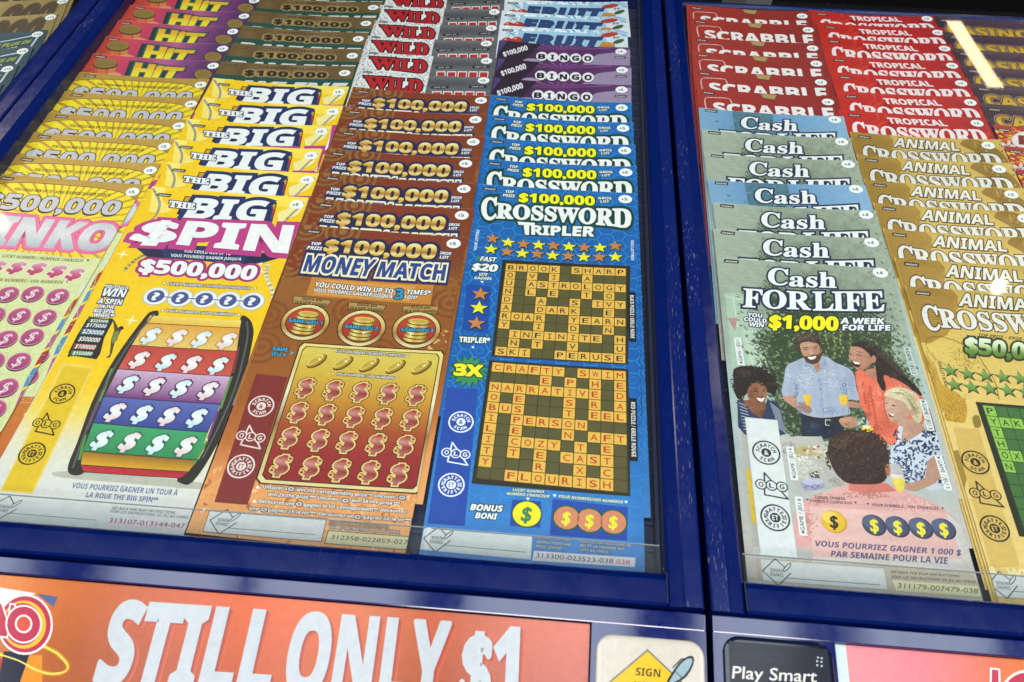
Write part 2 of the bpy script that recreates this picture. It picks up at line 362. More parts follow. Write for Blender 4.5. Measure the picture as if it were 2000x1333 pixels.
class Art:
    """a print in local millimetres: u to the right, v down from the top edge"""
    def __init__(self, width, length, mapping=None):
        self.W, self.L = width, length; self.items = []; self.k = 1; self.mp = mapping; self.o = (0, 0, 1)
    def crop(self, ox, oy, s): self.o = (ox, oy, s); return self
    def P(self, p):
        ox, oy, s = self.o; p = (ox+p[0]*s, oy+p[1]*s)
        return self.mp(p) if self.mp else np.array(p, float)
    def tris(self, T, col, k=None, foil=0.0, sv=(), su=(), jit=None):
        T = np.asarray(T, float).reshape(-1, 3, 2)
        if not len(T): return
        C = np.zeros((len(T), 3, 5))
        if jit is not None: C[..., 4] = np.asarray(jit)[:, None]
        for v in sv: T, C = cut(T, C, 1, v)
        for u in su: T, C = cut(T, C, 0, u)
        C[..., :3] = col(T[..., 0], T[..., 1]) if callable(col) else np.asarray(col)
        C[..., 3] = foil
        self.items.append((T, C, self.k if k is None else k))
    def lpoly(self, pts, col, k=None, **kw):
        t = tessellate_polygon([[Vector((p[0], p[1], 0)) for p in pts]])
        if not t: return
        a = np.array(pts, float); self.tris(a[np.array(t)], col, k, **kw)
    def poly(self, pts, col, k=None, smooth=0, **kw):
        q = [self.P(p) for p in pts]
        if smooth: q = spline(q, smooth)
        self.lpoly(q, col, k, **kw)
    def spoly(self, pts, col, k=None, smooth=0, amt=.22, **kw):
        if callable(col): return self.poly(pts, col, k, smooth, **kw)
        q = [self.P(p) for p in pts]
        if smooth: q = spline(q, smooth)
        a = np.array(q); lo, hi = a.min(0), a.max(0); sz = np.maximum(hi-lo, 1e-3); ph = float(lo.sum())
        def f(u, v):
            x, y = (u-lo[0])/sz[0], (v-lo[1])/sz[1]
            t = 1+amt*(.62-x*.75-y*.5)+.07*np.sin(u*1.3+v*.7+ph)*np.sin(v*1.1-u*.5+ph)
            return np.asarray(col)*t[..., None]
        nu, nv = [int(min(9, max(2, z/1.1))) for z in sz]
        self.lpoly(q, f, k, su=np.linspace(lo[0], hi[0], nu+1)[1:-1], sv=np.linspace(lo[1], hi[1], nv+1)[1:-1])
    def dots(self, p, rx, ry, col, n, k, rnd, size=.42):
        """halftone: a cloud of small dots of one ink, denser in the middle"""
        c = C(col)
        for _ in range(n):
            a = rnd.uniform(0, 6.2832); r = rnd.random()**.75
            q = self.P((p[0]+rx*r*math.cos(a), p[1]+ry*r*math.sin(a))); self.lell(q, size, size*.8, c, k+.25*rnd.random(), n=5)
    def rect(self, u0, v0, u1, v1, col, k=None, **kw): self.lpoly([(u0, v0), (u1, v0), (u1, v1), (u0, v1)], col, k, **kw)
    def grid(self, u0, v0, u1, v1, nu, nv, col, k=0, foil=0.0):
        us, vs = np.linspace(u0, u1, nu+1), np.linspace(v0, v1, nv+1); T = []
        for i in range(nu):
            for j in range(nv):
                a, b, c, d = (us[i], vs[j]), (us[i+1], vs[j]), (us[i+1], vs[j+1]), (us[i], vs[j+1]); T += [(a, b, c), (a, c, d)]
        self.tris(T, col, k, foil=foil)
    def lell(self, c, ru, rv, col, k=None, rot=0.0, n=28, **kw):
        cr, sr = math.cos(rot), math.sin(rot)
        pts = [(c[0]+ru*math.cos(t)*cr-rv*math.sin(t)*sr, c[1]+ru*math.cos(t)*sr+rv*math.sin(t)*cr) for t in np.linspace(0, 2*math.pi, n, endpoint=False)]
        T = [((c[0], c[1]), pts[i], pts[(i+1) % n]) for i in range(n)]; self.tris(T, col, k, **kw)
    def circ(self, p, r, col, k=None, **kw): self.lell(self.P(p), r, r, col, k, **kw)
    def pell(self, p, rx, ry, col, k=None, rot=0.0, n=28, **kw):
        cr, sr = math.cos(rot), math.sin(rot)
        self.poly([(p[0]+rx*math.cos(t)*cr-ry*math.sin(t)*sr, p[1]+rx*math.cos(t)*sr+ry*math.sin(t)*cr) for t in np.linspace(0, 2*math.pi, n, endpoint=False)], col, k, **kw)
    def lring(self, c, r0, r1, col, k=None, n=30, a0=0.0, a1=2*math.pi, **kw):
        an = np.linspace(a0, a1, n+1); T = []
        for i in range(n):
            a, b = an[i], an[i+1]
            p, q, r, s = [(c[0]+rr*math.cos(t), c[1]+rr*math.sin(t)) for rr, t in ((r0, a), (r1, a), (r1, b), (r0, b))]; T += [(p, q, r), (p, r, s)]
        self.tris(T, col, k, **kw)
    def lline(self, pts, w, col, k=None, closed=False, **kw):
        pts = [np.array(p, float) for p in pts]; T = []
        if closed: pts = pts+[pts[0]]
        for a, b in zip(pts, pts[1:]):
            d = b-a; L = np.hypot(*d)
            if L < 1e-6: continue
            d /= L; n = np.array([-d[1], d[0]])*w/2; a2, b2 = a-d*w*0.3, b+d*w*0.3
            T += [(a2+n, b2+n, b2-n), (a2+n, b2-n, a2-n)]
        self.tris(T, col, k, **kw)
    def line(self, pts, w, col, k=None, smooth=0, **kw):
        q = [self.P(p) for p in pts]
        if smooth: q = spline(q, smooth, kw.get('closed', False))
        self.lline(q, w, col, k, **kw)
    def star(self, p, r, col, k=None, inner=0.42, n=5, rot=0.0, local=False, **kw):
        c = p if local else self.P(p)
        self.lpoly([(c[0]+(r if i % 2 == 0 else r*inner)*math.sin(rot+math.pi*i/n), c[1]-(r if i % 2 == 0 else r*inner)*math.cos(rot+math.pi*i/n)) for i in range(2*n)], col, k, **kw)
    def text(self, s, tl, tr, br, bl, col, sty='b', out=(), k=None, shear=0.0, wt=0.0, arc=(0, 0), shift=None, foil=0.0, track=0.0, sv=0, local=False, valign='cap'):
        """lettering fitted into four corners (cap height x inked width); out = [(offset, colour)] from widest"""
        k = self.k if k is None else k; wt = max(wt, 0)*.45; out = [(o*.68, c) for o, c in out]
        f = (lambda p: np.array(p, float)) if local else self.P
        A, B, Cc, D = f(tl), f(tr), f(br), f(bl)
        ch = caph(sty)
        base, lo, hi, _ = word(s, sty, 0, track)
        def place(T):
            y = T[..., 1]/ch; x = (T[..., 0]-lo)/(hi-lo)
            s_ = x[..., None]; t_ = (1-y)[..., None]
            top = A+(B-A)*s_; bot = D+(Cc-D)*s_
            p = top+(bot-top)*t_
            if shear: p = p+(B-A)/max(np.hypot(*(B-A)), 1e-6)*(shear*(y[..., None]-0.5))*np.hypot(*(D-A))
            if arc[0] or arc[1]:
                w = 4*x*(1-x); p[..., 1] -= w*(arc[0]*y+arc[1]*(1-y))
            return p
        for i, (o, c) in enumerate(out):
            w_ = word(s, sty, o+wt, track); T = place(w_[0])
            if shift and i == 0:
                for j in range(1, shift[2]+1):
                    self.tris(T+np.array(shift[:2])*j/shift[2], c, k-1+0.1*j, foil=foil, jit=w_[3])
            self.tris(T, c, k+i, foil=foil, jit=w_[3])
        w_ = word(s, sty, wt, track); T = place(w_[0])
        ss = [A[1]+(D[1]-A[1])*q for q in np.linspace(0, 1, sv+2)[1:-1]] if sv else ()
        self.tris(T, col, k+len(out), foil=foil, sv=ss, jit=w_[3])
    def ring_text(self, s, c, r, h, col, a_mid, sty='b', inside=False, k=None, pitch=None):
        """lettering on a circle, middle letter at angle a_mid (0 = up, clockwise)"""
        n = len(s); ch = caph(sty); p = pitch or h*1.12
        for i, c_ in enumerate(s):
            if c_ == ' ': continue
            g = glyph('E' if c_ == 'É' else c_, sty, 0.02); w = g[..., 0].max()+g[..., 0].min()
            off = (i-(n-1)/2)*p/r
            a = a_mid+(off if not inside else -off)
            X = (g[..., 0]-w/2)*h/ch; Y = (g[..., 1]-ch/2)*h/ch
            if inside: ex, ey = (-math.cos(a), -math.sin(a)), (-math.sin(a), math.cos(a))
            else: ex, ey = (math.cos(a), math.sin(a)), (math.sin(a), -math.cos(a))
            cx, cy = c[0]+r*math.sin(a), c[1]-r*math.cos(a)
            self.tris(np.stack([cx+X*ex[0]+Y*ey[0], cy+X*ex[1]+Y*ey[1]], -1), col, k)

def spline(q, n=4, closed=True):
    q = [np.array(p, float) for p in q]; N = len(q); out = []
    rng = range(N) if closed else range(N-1)
    for i in rng:
        if closed: p0, p1, p2, p3 = q[(i-1) % N], q[i], q[(i+1) % N], q[(i+2) % N]
        else: p0, p1, p2, p3 = q[max(i-1, 0)], q[i], q[i+1], q[min(i+2, N-1)]
        for j in range(n):
            t = j/n
            out.append(0.5*(2*p1+(p2-p0)*t+(2*p0-5*p1+4*p2-p3)*t*t+(3*p1-p0-3*p2+p3)*t**3))
    if not closed: out.append(q[-1])
    return out
def C(h): return lin(H(h))
def vgrad(v0, v1, *cols):
    """ink blend down the print through the listed colours"""
    cols = np.array([C(c) if isinstance(c, str) else c for c in cols]); n = len(cols)-1
    def f(u, v):
        t = np.clip((v-v0)/(v1-v0), 0, 1)*n; i = np.minimum(t.astype(int), n-1); w = (t-i)[..., None]
        return cols[i]*(1-w)+cols[i+1]*w
    return f
def ugrad(u0, u1, *cols):
    g = vgrad(u0, u1, *cols); return lambda u, v: g(v, u)

STEP = 0.009          # mm between layers of ink
TILT = 0.025           # tickets lean back a little towards their lower end
def build_sheet(name, art, org, ang, z0, curl, bow, paper='e8e6e0', vmax=None, mats=None, teeth=True, thick=0.10, seed=0, vcut=None, place=None):
    """one printed sheet as a single mesh, bent with its print; org = top left corner on the plane (mm)"""
    vmax = vmax or art.L
    rnd = random.Random(seed)
    vl = [v for v in (1.2, 3, 5.5, 9, 14) if v < vmax]
    ul = [art.W*f for f in (0.25, 0.5, 0.75)]
    vk = np.array([0, 1.2, 3, 5.5, 9, 14, 1e4]); zk = curl*np.array([1.0, .80, .55, .28, .09, 0, 0])
    uk = np.array([0, .25, .5, .75, 1])*art.W; bk = bow*np.array([0.0, .75, 1, .75, 0.0])
    Ts, Cs, Ls = [], [], []
    def add(T, Cc, k):
        for v in vl: T, Cc = cut(T, Cc, 1, v)
        for u in ul: T, Cc = cut(T, Cc, 0, u)
        Ts.append(T); Cs.append(Cc); Ls.append(np.full(len(T), float(k)))
    us, vs = [0]+ul+[art.W], [0]+vl+[vmax]
    if art.items:
        for T, Cc, k in art.items:
            c0 = T.reshape(-1, 2); 
            if c0[:, 1].min() > vmax or (vcut and k > 0.01 and c0[:, 1].min() > vcut): continue
            for ax, val, sgn in ((0, 0.0, 1), (0, art.W, -1), (1, 0.0, 1), (1, vmax, -1)):
                T, Cc = cut(T, Cc, ax, val); q = (T[..., ax].mean(1)-val)*sgn > 0; T, Cc = T[q], Cc[q]
            if len(T): add(T, Cc, k)
    # torn perforation along the top
    if teeth:
        pc = lin(H(paper)); tt = []
        u = 0.3
        while u < art.W-1:
            w = 0.75+rnd.random()*0.2; h = 0.22+rnd.random()*0.22
            tt.append(((u, 0), (u+w, 0), (u+w*0.5, -h))); u += 1.25
        T = np.array(tt); Cc = np.zeros((len(T), 3, 5)); Cc[..., :3] = pc
        add(T, Cc, 0.2)
    T, Cc, L = np.concatenate(Ts), np.concatenate(Cs), np.concatenate(Ls)
    tilt = 0.0 if place else TILT
    def lift(u, v): return -tilt*v+np.interp(v, vk, zk)+np.interp(u, uk, bk)
    # solid card below the ink: top, bottom and rim
    sv, sf = [], []
    for s_ in (0, 1):
        for v in vs:
            for u in us: sv.append((u, v, float(lift(u, v))-(thick if s_ else 0)))
    nu, nv = len(us), len(vs); idx = lambda s_, j, i: s_*nu*nv+j*nu+i
    for j in range(nv-1):
        for i in range(nu-1):
            sf.append((idx(0, j, i), idx(0, j+1, i), idx(0, j+1, i+1), idx(0, j, i+1)))
            sf.append((idx(1, j, i), idx(1, j, i+1), idx(1, j+1, i+1), idx(1, j+1, i)))
    for i in range(nu-1):
        sf.append((idx(0, 0, i), idx(0, 0, i+1), idx(1, 0, i+1), idx(1, 0, i)))
        sf.append((idx(0, nv-1, i), idx(1, nv-1, i), idx(1, nv-1, i+1), idx(0, nv-1, i+1)))
    for j in range(nv-1):
        sf.append((idx(0, j, 0), idx(1, j, 0), idx(1, j+1, 0), idx(0, j+1, 0)))
        sf.append((idx(0, j, nu-1), idx(0, j+1, nu-1), idx(1, j+1, nu-1), idx(1, j, nu-1)))
    P = T.reshape(-1, 2); z = lift(P[:, 0], np.maximum(P[:, 1], 0))+0.012+np.repeat(L, 3)*STEP-Cc.reshape(-1, 5)[:, 4]*0.00008
    # triangles must face up: local v is flipped
    X = np.stack([P[:, 0], -P[:, 1], z], 1)
    tri = np.arange(len(X)).reshape(-1, 3)
    a, b_, c_ = X[tri[:, 0]], X[tri[:, 1]], X[tri[:, 2]]
    nz = (b_[:, 0]-a[:, 0])*(c_[:, 1]-a[:, 1])-(b_[:, 1]-a[:, 1])*(c_[:, 0]-a[:, 0])
    ok = np.abs(nz) > 1e-6; tri[nz < 0] = tri[nz < 0][:, ::-1]
    nS = len(sv); SV = np.array(sv); SV[:, 1] *= -1
    allv = np.concatenate([SV, X])*MM
    me = bpy.data.meshes.new(name)
    quads = np.array(sf, int); tri = tri[ok]+nS
    nl = quads.size+tri.size
    me.vertices.add(len(allv)); me.vertices.foreach_set('co', allv.ravel())
    me.loops.add(nl); me.loops.foreach_set('vertex_index', np.concatenate([quads.ravel(), tri.ravel()]))
    me.polygons.add(len(quads)+len(tri))
    ls = np.concatenate([np.arange(len(quads))*4, quads.size+np.arange(len(tri))*3])
    me.polygons.foreach_set('loop_start', ls)
    me.update(calc_edges=True)
    at = me.color_attributes.new('ink', 'FLOAT_COLOR', 'POINT')
    pcol = np.empty((nS, 4)); pcol[:, :3] = lin(H(paper)); pcol[:, 3] = 0
    at.data.foreach_set('color', np.concatenate([pcol, Cc.reshape(-1, 5)[:, :4]]).astype('f').ravel())
    me.materials.append(mats or M_PRINT)
    o = new_obj(name, me)
    if place: o.matrix_world = place
    else:
        o.location = (org[0]*MM, org[1]*MM, z0*MM); o.rotation_euler = (0, 0, ang)
    return o

# ------------------------------------------------------------------ where each ticket lies (top edge: left and right corner seen in the photo)
TW = 101.6
def slot(tl=None, tr=None, ang=None, z0=0.0):
    if tl is not None and tr is not None:
        a, b = onz(tl, z0), onz(tr, z0); d = b-a; an = math.atan2(d[1], d[0])
        mid = (a+b)/2; org = mid-np.array([math.cos(an), math.sin(an)])*TW/2
    elif tl is not None: org = onz(tl, z0); an = ang
    else: an = ang; org = onz(tr, z0)-np.array([math.cos(an), math.sin(an)])*TW
    return org, an, z0
BOWX, BOWZ = np.array([0, .25, .5, .75, 1])*TW, np.array([0.0, .75, 1, .75, 0.0])
def mapper(sl, bow=-1.5):
    org, an, z0 = sl; ex, ey = np.array([math.cos(an), math.sin(an)]), np.array([-math.sin(an), math.cos(an)])
    def f(px):
        d = ray(px); z = z0
        for _ in range(4):
            t = (z-CAMH+TILT*float((-org)@ey))/(d[2]-TILT*float(d[:2]@ey))
            p = d[:2]*t-org; z = z0+bow*float(np.interp(p@ex, BOWX, BOWZ))
        return np.array([p@ex, -(p@ey)])
    return f

# ------------------------------------------------------------------ prints shared by several tickets
WHITE, BLACK = C('e9eae8'), C('15151a')
def price(A, c, s, r=4.3, local=True, k=12, outline=None):
    c = c if local else A.P(c)
    if outline is not None: A.lell(c, r+.35, r*.86+.35, outline, k)
    A.lell(c, r, r*.86, C('eef0ee'), k+1)
    h = 2.5
    A.text('$', (c[0]-2.3, c[1]-.7), (c[0]-1.0, c[1]-.7), (c[0]-1.0, c[1]+.9), (c[0]-2.3, c[1]+.9), BLACK, 'b', k=k+2, local=True)
    w = 3.4 if len(s) > 1 else 2.0
    A.text(s, (c[0]-.6, c[1]-h/2), (c[0]-.6+w, c[1]-h/2), (c[0]-.6+w, c[1]+h/2), (c[0]-.6, c[1]+h/2), BLACK, 'b', k=k+2, local=True)
def instant(A, u=7.2, v=2.2, w=8.6, h=2.7, k=12, bgc='201c1a', ink='e6e2dc'):
    s = 0.6
    A.lpoly([(u+s, v), (u+w+s, v+.25), (u+w, v+h+.25), (u, v+h)], C(bgc), k)
    A.text('Instant', (u+1.1+s*.5, v+.75), (u+w-.6+s*.5, v+.95), (u+w-.8, v+h-.35), (u+.9, v+h-.55), C(ink), 'b', k=k+1, local=True, shear=0.2)
def emblem_ring(A, c, r, ink, top, mid, bot, bgc=None, k=8, invert=False):
    A.lring(c, r*.88, r, ink, k, 36)
    A.lell(c, r*.36, r*.36, ink, k)
    A.text(mid, (c[0]-r*(.2 if len(mid) > 1 else .16), c[1]-r*.19), (c[0]+r*(.2 if len(mid) > 1 else .16), c[1]-r*.19), (c[0]+r*(.2 if len(mid) > 1 else .16), c[1]+r*.19),
           (c[0]-r*(.2 if len(mid) > 1 else .16), c[1]+r*.19), bgc, 'b', k=k+1, local=True)
    A.ring_text(top, c, r*.62, r*.26, ink, 0.0, k=k, pitch=r*.275)
    A.ring_text(bot, c, r*.62, r*.26, ink, math.pi, inside=True, k=k, pitch=r*.275)
def emblems(A, p1, p2, p3, ink, bgc, r=6.6, k=8):
    c1, c2, c3 = A.P(p1), A.P(p2), A.P(p3)
    emblem_ring(A, c1, r, ink, 'SCRATCH', '&', 'SCAN', bgc, k)
    emblem_ring(A, c3, r, ink, 'GRATTEZ', 'ET', 'VÉRIFIEZ', bgc, k)
    x, y = c2; q = r/6.6
    tri = [(x-2.6*q, y-6.4*q), (x-3.6*q, y+5*q), (x+6.8*q, y+6.2*q)]
    A.lline(tri, .75*q, ink, k, closed=True)
    for i, ch in enumerate('OLG'):
        cc = (x+(i-1)*4.7*q, y+.2*q*(i-1))
        A.lell(cc, 2.75*q, 2.75*q, ink, k+1+i); A.lell(cc, 2.15*q, 2.15*q, bgc, k+1.3+i)
        A.text(ch, (cc[0]-1.1*q, cc[1]-1.25*q), (cc[0]+1.1*q, cc[1]-1.25*q), (cc[0]+1.1*q, cc[1]+1.25*q), (cc[0]-1.1*q, cc[1]+1.25*q), ink, 'b', k=k+1.7+i, local=True)
def sign_box(A, corners, dia, ln, k=5, fillc='cfd3d2', ink='4a4c50', edge=None):
    if edge: A.line(corners, .35, C(edge), k+.5, closed=True)
    A.poly(corners, C(fillc), k)
    if dia:
        c = A.P(dia); r = 6.2
        A.lline([(c[0]-r, c[1]), (c[0], c[1]-r), (c[0]+r*.62, c[1]-r*.4)], .5, C(ink), k+1); A.lline([(c[0]+r, c[1]), (c[0], c[1]+r), (c[0]-r, c[1])], .5, C(ink), k+1)
        for j, w in enumerate(('SIGN', 'SIGNEZ')):
            y0 = c[1]-1.5+j*2.0; A.text(w, (c[0]-2.7-j*.4, y0), (c[0]+2.5+j*.3, y0), (c[0]+2.5+j*.3, y0+1.5), (c[0]-2.7-j*.4, y0+1.5), C(ink), 'b', k=k+1, local=True)
        A.lell((c[0]+4.9, c[1]-2.6), 3.0, .95, C(ink), k+1.2, rot=-.85); A.lell((c[0]+4.9, c[1]-2.6), 2.5, .5, C(fillc), k+1.4, rot=-.85)
    if ln: A.line(ln, .3, C(ink), k+1)

def dollar(A, c, w, h, fill, out, k=6, sty='b', shear=.25, wt=.02, local=False, sv=0):
    c = c if local else A.P(c)
    A.text('$', (c[0]-w/2, c[1]-h*.36), (c[0]+w/2, c[1]-h*.36), (c[0]+w/2, c[1]+h*.36), (c[0]-w/2, c[1]+h*.36), fill, sty, out=out, k=k, shear=shear, wt=wt, local=True, sv=sv)

ARTS = {}
def lc(s): return C(s)

# --- yellow ticket with the picture wheel
def art_wheel():
    sl = slot((298, 367), (604, 389)); A = Art(TW, 232, mapper(sl, -.5))
    A.grid(0, 0, TW, 232, 8, 40, vgrad(135, 222, 'eec312', 'eec31a', 'e8cf5c', 'dcd6b8', 'd6d5cc', 'd4d5d0'), 0)
    rn = random.Random(3)
    A.crop(250, 350, .2626)
    A.poly([(185, 65), (290, 72), (250, 150), (330, 235), (250, 255), (160, 240)], C('f2dc70'), 1)
    A.poly([(640, 95), (1345, 150), (1290, 235), (1040, 190)], C('f4d64a'), 1)
    A.poly([(1110, 250), (1330, 165), (1270, 260), (1120, 330)], C('efe096'), 1.2)
    A.line([(190, 80), (235, 170), (215, 260), (150, 330)], 1.6, C('a8a08c'), 1.5, smooth=4)
    A.line([(1310, 180), (1230, 250), (1150, 330)], 1.5, C('a8a08c'), 1.5, smooth=4)
    A.line([(1040, 640), (1030, 730), (1080, 860), (1055, 1000)], 2.4, C('e2d6ae'), 1.5, smooth=4)
    A.line([(130, 560), (60, 600), (-30, 680)], 2.2, C('c9b566'), 1.5, smooth=4)
    for c in ((985, 690), (25, 1050), (1105, 845), (-40, 560)): A.star(c, 4.5, C('f7efc8'), 1.8, inner=.16, n=4)
    # picture wheel behind the words
    A.poly([(425, 130), (1110, 178), (1070, 330), (360, 262)], C('23222c'), 2)
    for i, c in enumerate(('c59a2a', 'b03030', '7a3560', '2c3c78')):
        t0, t1 = i/4, (i+1)/4
        A.poly([(1050-10*t0, 186+130*t0), (1098-28*t0, 190+135*t0), (1098-28*t1, 190+135*t1), (1050-10*t1, 186+130*t1)], C(c), 2.3)
        A.poly([(428-40*t0, 136+115*t0), (470-40*t0, 140+115*t0), (470-40*t1, 140+115*t1), (428-40*t1, 136+115*t1)], C(c), 2.3)
    navy = C('1d2b5c')
    # navy depth under the big word
    A.poly([(5, 470), (600, 500), (1190, 570), (1000, 625), (850, 640), (500, 605), (160, 585)], C('27305a'), 2.6)
    A.poly([(5, 470), (150, 585), (280, 590), (215, 490)], C('1c2142'), 2.8)
    A.poly([(1190, 572), (870, 640), (880, 585), (1030, 545)], C('1c2142'), 2.8)
    A.text('THE', (316, 164), (502, 186), (494, 226), (304, 206), WHITE, 's', out=[(.14, navy)], k=8, wt=.1)
    A.text('BIG', (500, 148), (1036, 172), (1008, 314), (430, 284), WHITE, 'b', out=[(.17, navy), (.14, navy)], k=4, wt=.06, shear=.1)
    mag = C('b8387e')
    A.text('PIN', (450, 318), (1225, 352), (1178, 546), (372, 482), WHITE, 'b', out=[(.15, mag), (.12, mag)], k=7, wt=.06, shift=(.3, 1.2, 3))
    dq = [(165, 305), (378, 318), (345, 468), (25, 455)]
    A.text('$', *dq, WHITE, 'b', out=[(.15, mag), (.12, mag)], k=7, wt=.06, shear=.1)
    A.text('YOU COULD WIN UP TO', (420, 524), (768, 546), (764, 568), (416, 545), WHITE, 'b', k=6, shear=.1)
    A.text("VOUS POURRIEZ GAGNER JUSQU'À", (320, 556), (845, 588), (842, 607), (318, 578), WHITE, 'b', k=6, shear=.1)
    A.text('$500,000', (105, 596), (962, 650), (942, 748), (88, 688), WHITE, 'b', out=[(.17, mag), (.14, C('9c2f6c'))], k=7, wt=.07, shear=.12)
    A.star((988, 632), 1.7, WHITE, 9, inner=.35)
    ob = C('26262e')
    A.text('LUCKY NUMBERS / NUMÉROS CHANCEUX', (306, 768), (915, 803), (910, 822), (300, 788), WHITE, 'b', out=[(.2, ob)], k=4, shear=.2)
    A.text('YOUR NUMBERS / VOS NUMÉROS', (288, 968), (795, 1000), (790, 1018), (284, 988), WHITE, 'b', out=[(.2, ob)], k=4, shear=.2)
    for c in ((270, 775), (946, 812), (257, 978), (824, 1010)): A.star(c, 1.35, ob, 4, inner=.75, n=4); A.star(c, .95, WHITE, 4.4, inner=.75, n=4)
    pr = None
    for c in ((207, 872), (387, 885), (568, 893), (744, 904), (921, 910)):
        p = A.P(c)
        if pr is not None: A.lline([pr, p], .7, C('30386c'), 5.2)
        pr = p
        A.lell(p, 7.4, 7.0, C('aeb0ac'), 4); A.lell((p[0], p[1]-.2), 6.9, 6.4, C('dcdedc'), 4.3); A.lell((p[0]+.8, p[1]+.6), 5.8, 5.2, C('f0f0ee'), 4.6)
        A.lell(p, 4.9, 4.7, C('46528a'), 5.4)
        A.text('?', (p[0]-1.6, p[1]-2.7), (p[0]+1.6, p[1]-2.7), (p[0]+1.6, p[1]+2.7), (p[0]-1.6, p[1]+2.7), WHITE, 'b', k=5.8, wt=.06, local=True)
    # the wheel
    A.crop(100, 600, .345)
    A.poly([(10, 935), (190, 930), (720, 975), (890, 1005), (830, 1030), (480, 1000), (70, 965)], C('b4b2a4'), 1.6, smooth=3)
    A.poly([(608, 22), (560, 28), (520, 70), (430, 190), (330, 340), (230, 540), (150, 760), (98, 890), (103, 940), (150, 952), (190, 930), (185, 870), (260, 640), (400, 330), (560, 95), (600, 60)], C('2a2622'), 3, smooth=3)
    A.poly([(1075, 52), (1112, 58), (1142, 105), (1140, 190), (1085, 430), (1000, 650), (900, 850), (800, 990), (745, 1000), (715, 965), (835, 860), (905, 700), (1010, 400), (1062, 130)], C('2a2622'), 3, smooth=3)
    Lr = [(562, 48), (536, 90), (457, 216), (380, 350), (302, 505), (240, 655), (180, 815), (170, 892), (186, 932)]
    Rr = [(1076, 76), (1068, 118), (1050, 250), (1014, 392), (960, 550), (888, 708), (830, 864), (776, 932), (730, 967)]
    cc = [('ead06a', 'e0ac3c'), ('d89a3a', 'dfc06a'), ('b84236', 'c65446'), ('c9a9c6', '6f2a70'), ('5a68ac', '34428c'), ('3f9c66', '2c8450'), ('8a5a1e', 'd8a41c'), ('a8242a', 'c02a34')]
    for i in range(8):
        a, b, c, d = (A.P(Lr[i]), A.P(Rr[i]), A.P(Rr[i+1]), A.P(Lr[i+1]))
        v0, v1 = min(a[1], b[1]), max(c[1], d[1])
        T = []
        for j in range(4):
            f0, f1 = j/4, (j+1)/4
            p, q, r, s = a+(d-a)*f0, b+(c-b)*f0, b+(c-b)*f1, a+(d-a)*f1; T += [(p, q, r), (p, r, s)]
        A.tris(T, vgrad(v0, v1, *cc[i]), 3.4)
        A.lline([d, c], .45, C('1c1614'), 3.8)
    for i, (x0, x1) in enumerate([((345, 350), (275, 530)), ((270, 540), (205, 690)), ((195, 725), (160, 860))]): A.line([x0, x1], 1.3, C(('5e8c3c', '6c3a6c', '4c8c3c')[i]), 3.6)
    for i, (x0, x1) in enumerate([((1060, 230), (1030, 370)), ((1020, 395), (960, 570)), ((945, 590), (890, 740)), ((880, 760), (810, 885))]): A.line([x0, x1], 1.3, C(('7c3340', '5e8c3c', '6c3a6c', '4c8c3c')[i]), 3.6)
    A.line([(585, 40), (440, 215), (300, 455), (190, 720), (125, 905)], .9, C('5c5a58'), 3.7, smooth=4)
    A.line([(1108, 85), (1110, 180), (1050, 430), (960, 650), (860, 850)], .9, C('5c5a58'), 3.7, smooth=4)
    R = [[(570, 158), (718, 166), (855, 176), (1000, 185)], [(505, 292), (655, 305), (800, 316), (950, 325)], [(440, 430), (590, 443), (740, 455), (893, 467)], [(368, 588), (518, 600), (672, 610), (830, 620)], [(293, 745), (450, 757), (608, 768), (768, 780)]]
    for r, row in enumerate(R):
        sh = C(('b98a3c', '8c3028', '4c1c50', '2a3670', '1e6a40')[r])
        for j, p in enumerate(row):
            q = A.P(p); tint = ('c4dce0', 'e2c8c8')[(j+r) % 2]
            dollar(A, q, 7.0, 13.0, vgrad(q[1]-5, q[1]+5, tint, 'eceeee', tint), [(.08, sh)], k=5, shear=.3, wt=.05, local=True, sv=3)
    bl = C('38568c')
    A.text('VOUS POURRIEZ GAGNER UN TOUR À', (124, 992), (720, 1034), (715, 1066), (118, 1022), bl, 'b', k=4, shear=.15)
    A.text('LA ROUE THE BIG SPIN**', (204, 1046), (608, 1076), (604, 1104), (198, 1074), bl, 'b', k=4, shear=.15)
    # left column: words, small wheel with a climber
    A.crop(0, 300, .3)
    for s, q in (('YOU COULD', [(690, 853), (836, 868), (830, 890), (684, 876)]), ('WIN', [(682, 878), (826, 892), (808, 936), (660, 924)]), ('A SPIN', [(648, 942), (800, 953), (790, 986), (636, 974)]),
                 ('ON THE', [(646, 983), (745, 990), (740, 1012), (640, 1004)]), ('BIG SPIN', [(618, 1009), (745, 1018), (740, 1042), (610, 1033)]), ('WHEEL**', [(616, 1038), (750, 1047), (744, 1070), (608, 1062)])):
        A.text(s, *q, WHITE, 'b', out=[(.2, C('22305e'))], k=4, wt=.04, shear=.1)
    A.poly([(583, 1060), (610, 1068), (700, 1078), (735, 1072), (738, 1090), (680, 1200), (655, 1300), (630, 1340), (600, 1335), (480, 1318), (440, 1325), (450, 1290), (500, 1190), (560, 1090)], C('1c1b1c'), 4)
    rows = [('$225000', (594, 1078), (706, 1086), (704, 1102), (590, 1096), '2e5c34'), ('$175000', (572, 1104), (698, 1114), (690, 1136), (562, 1128), '2a3058'), ('$250000', (548, 1142), (680, 1155), (668, 1182), (536, 1170), '28506c'),
            ('$500000', (524, 1190), (656, 1202), (646, 1230), (512, 1218), '222226'), ('$100000', (500, 1240), (628, 1250), (616, 1276), (488, 1266), '8a2a24'), ('$150000', (482, 1286), (604, 1294), (596, 1314), (474, 1308), '2c7a3c')]
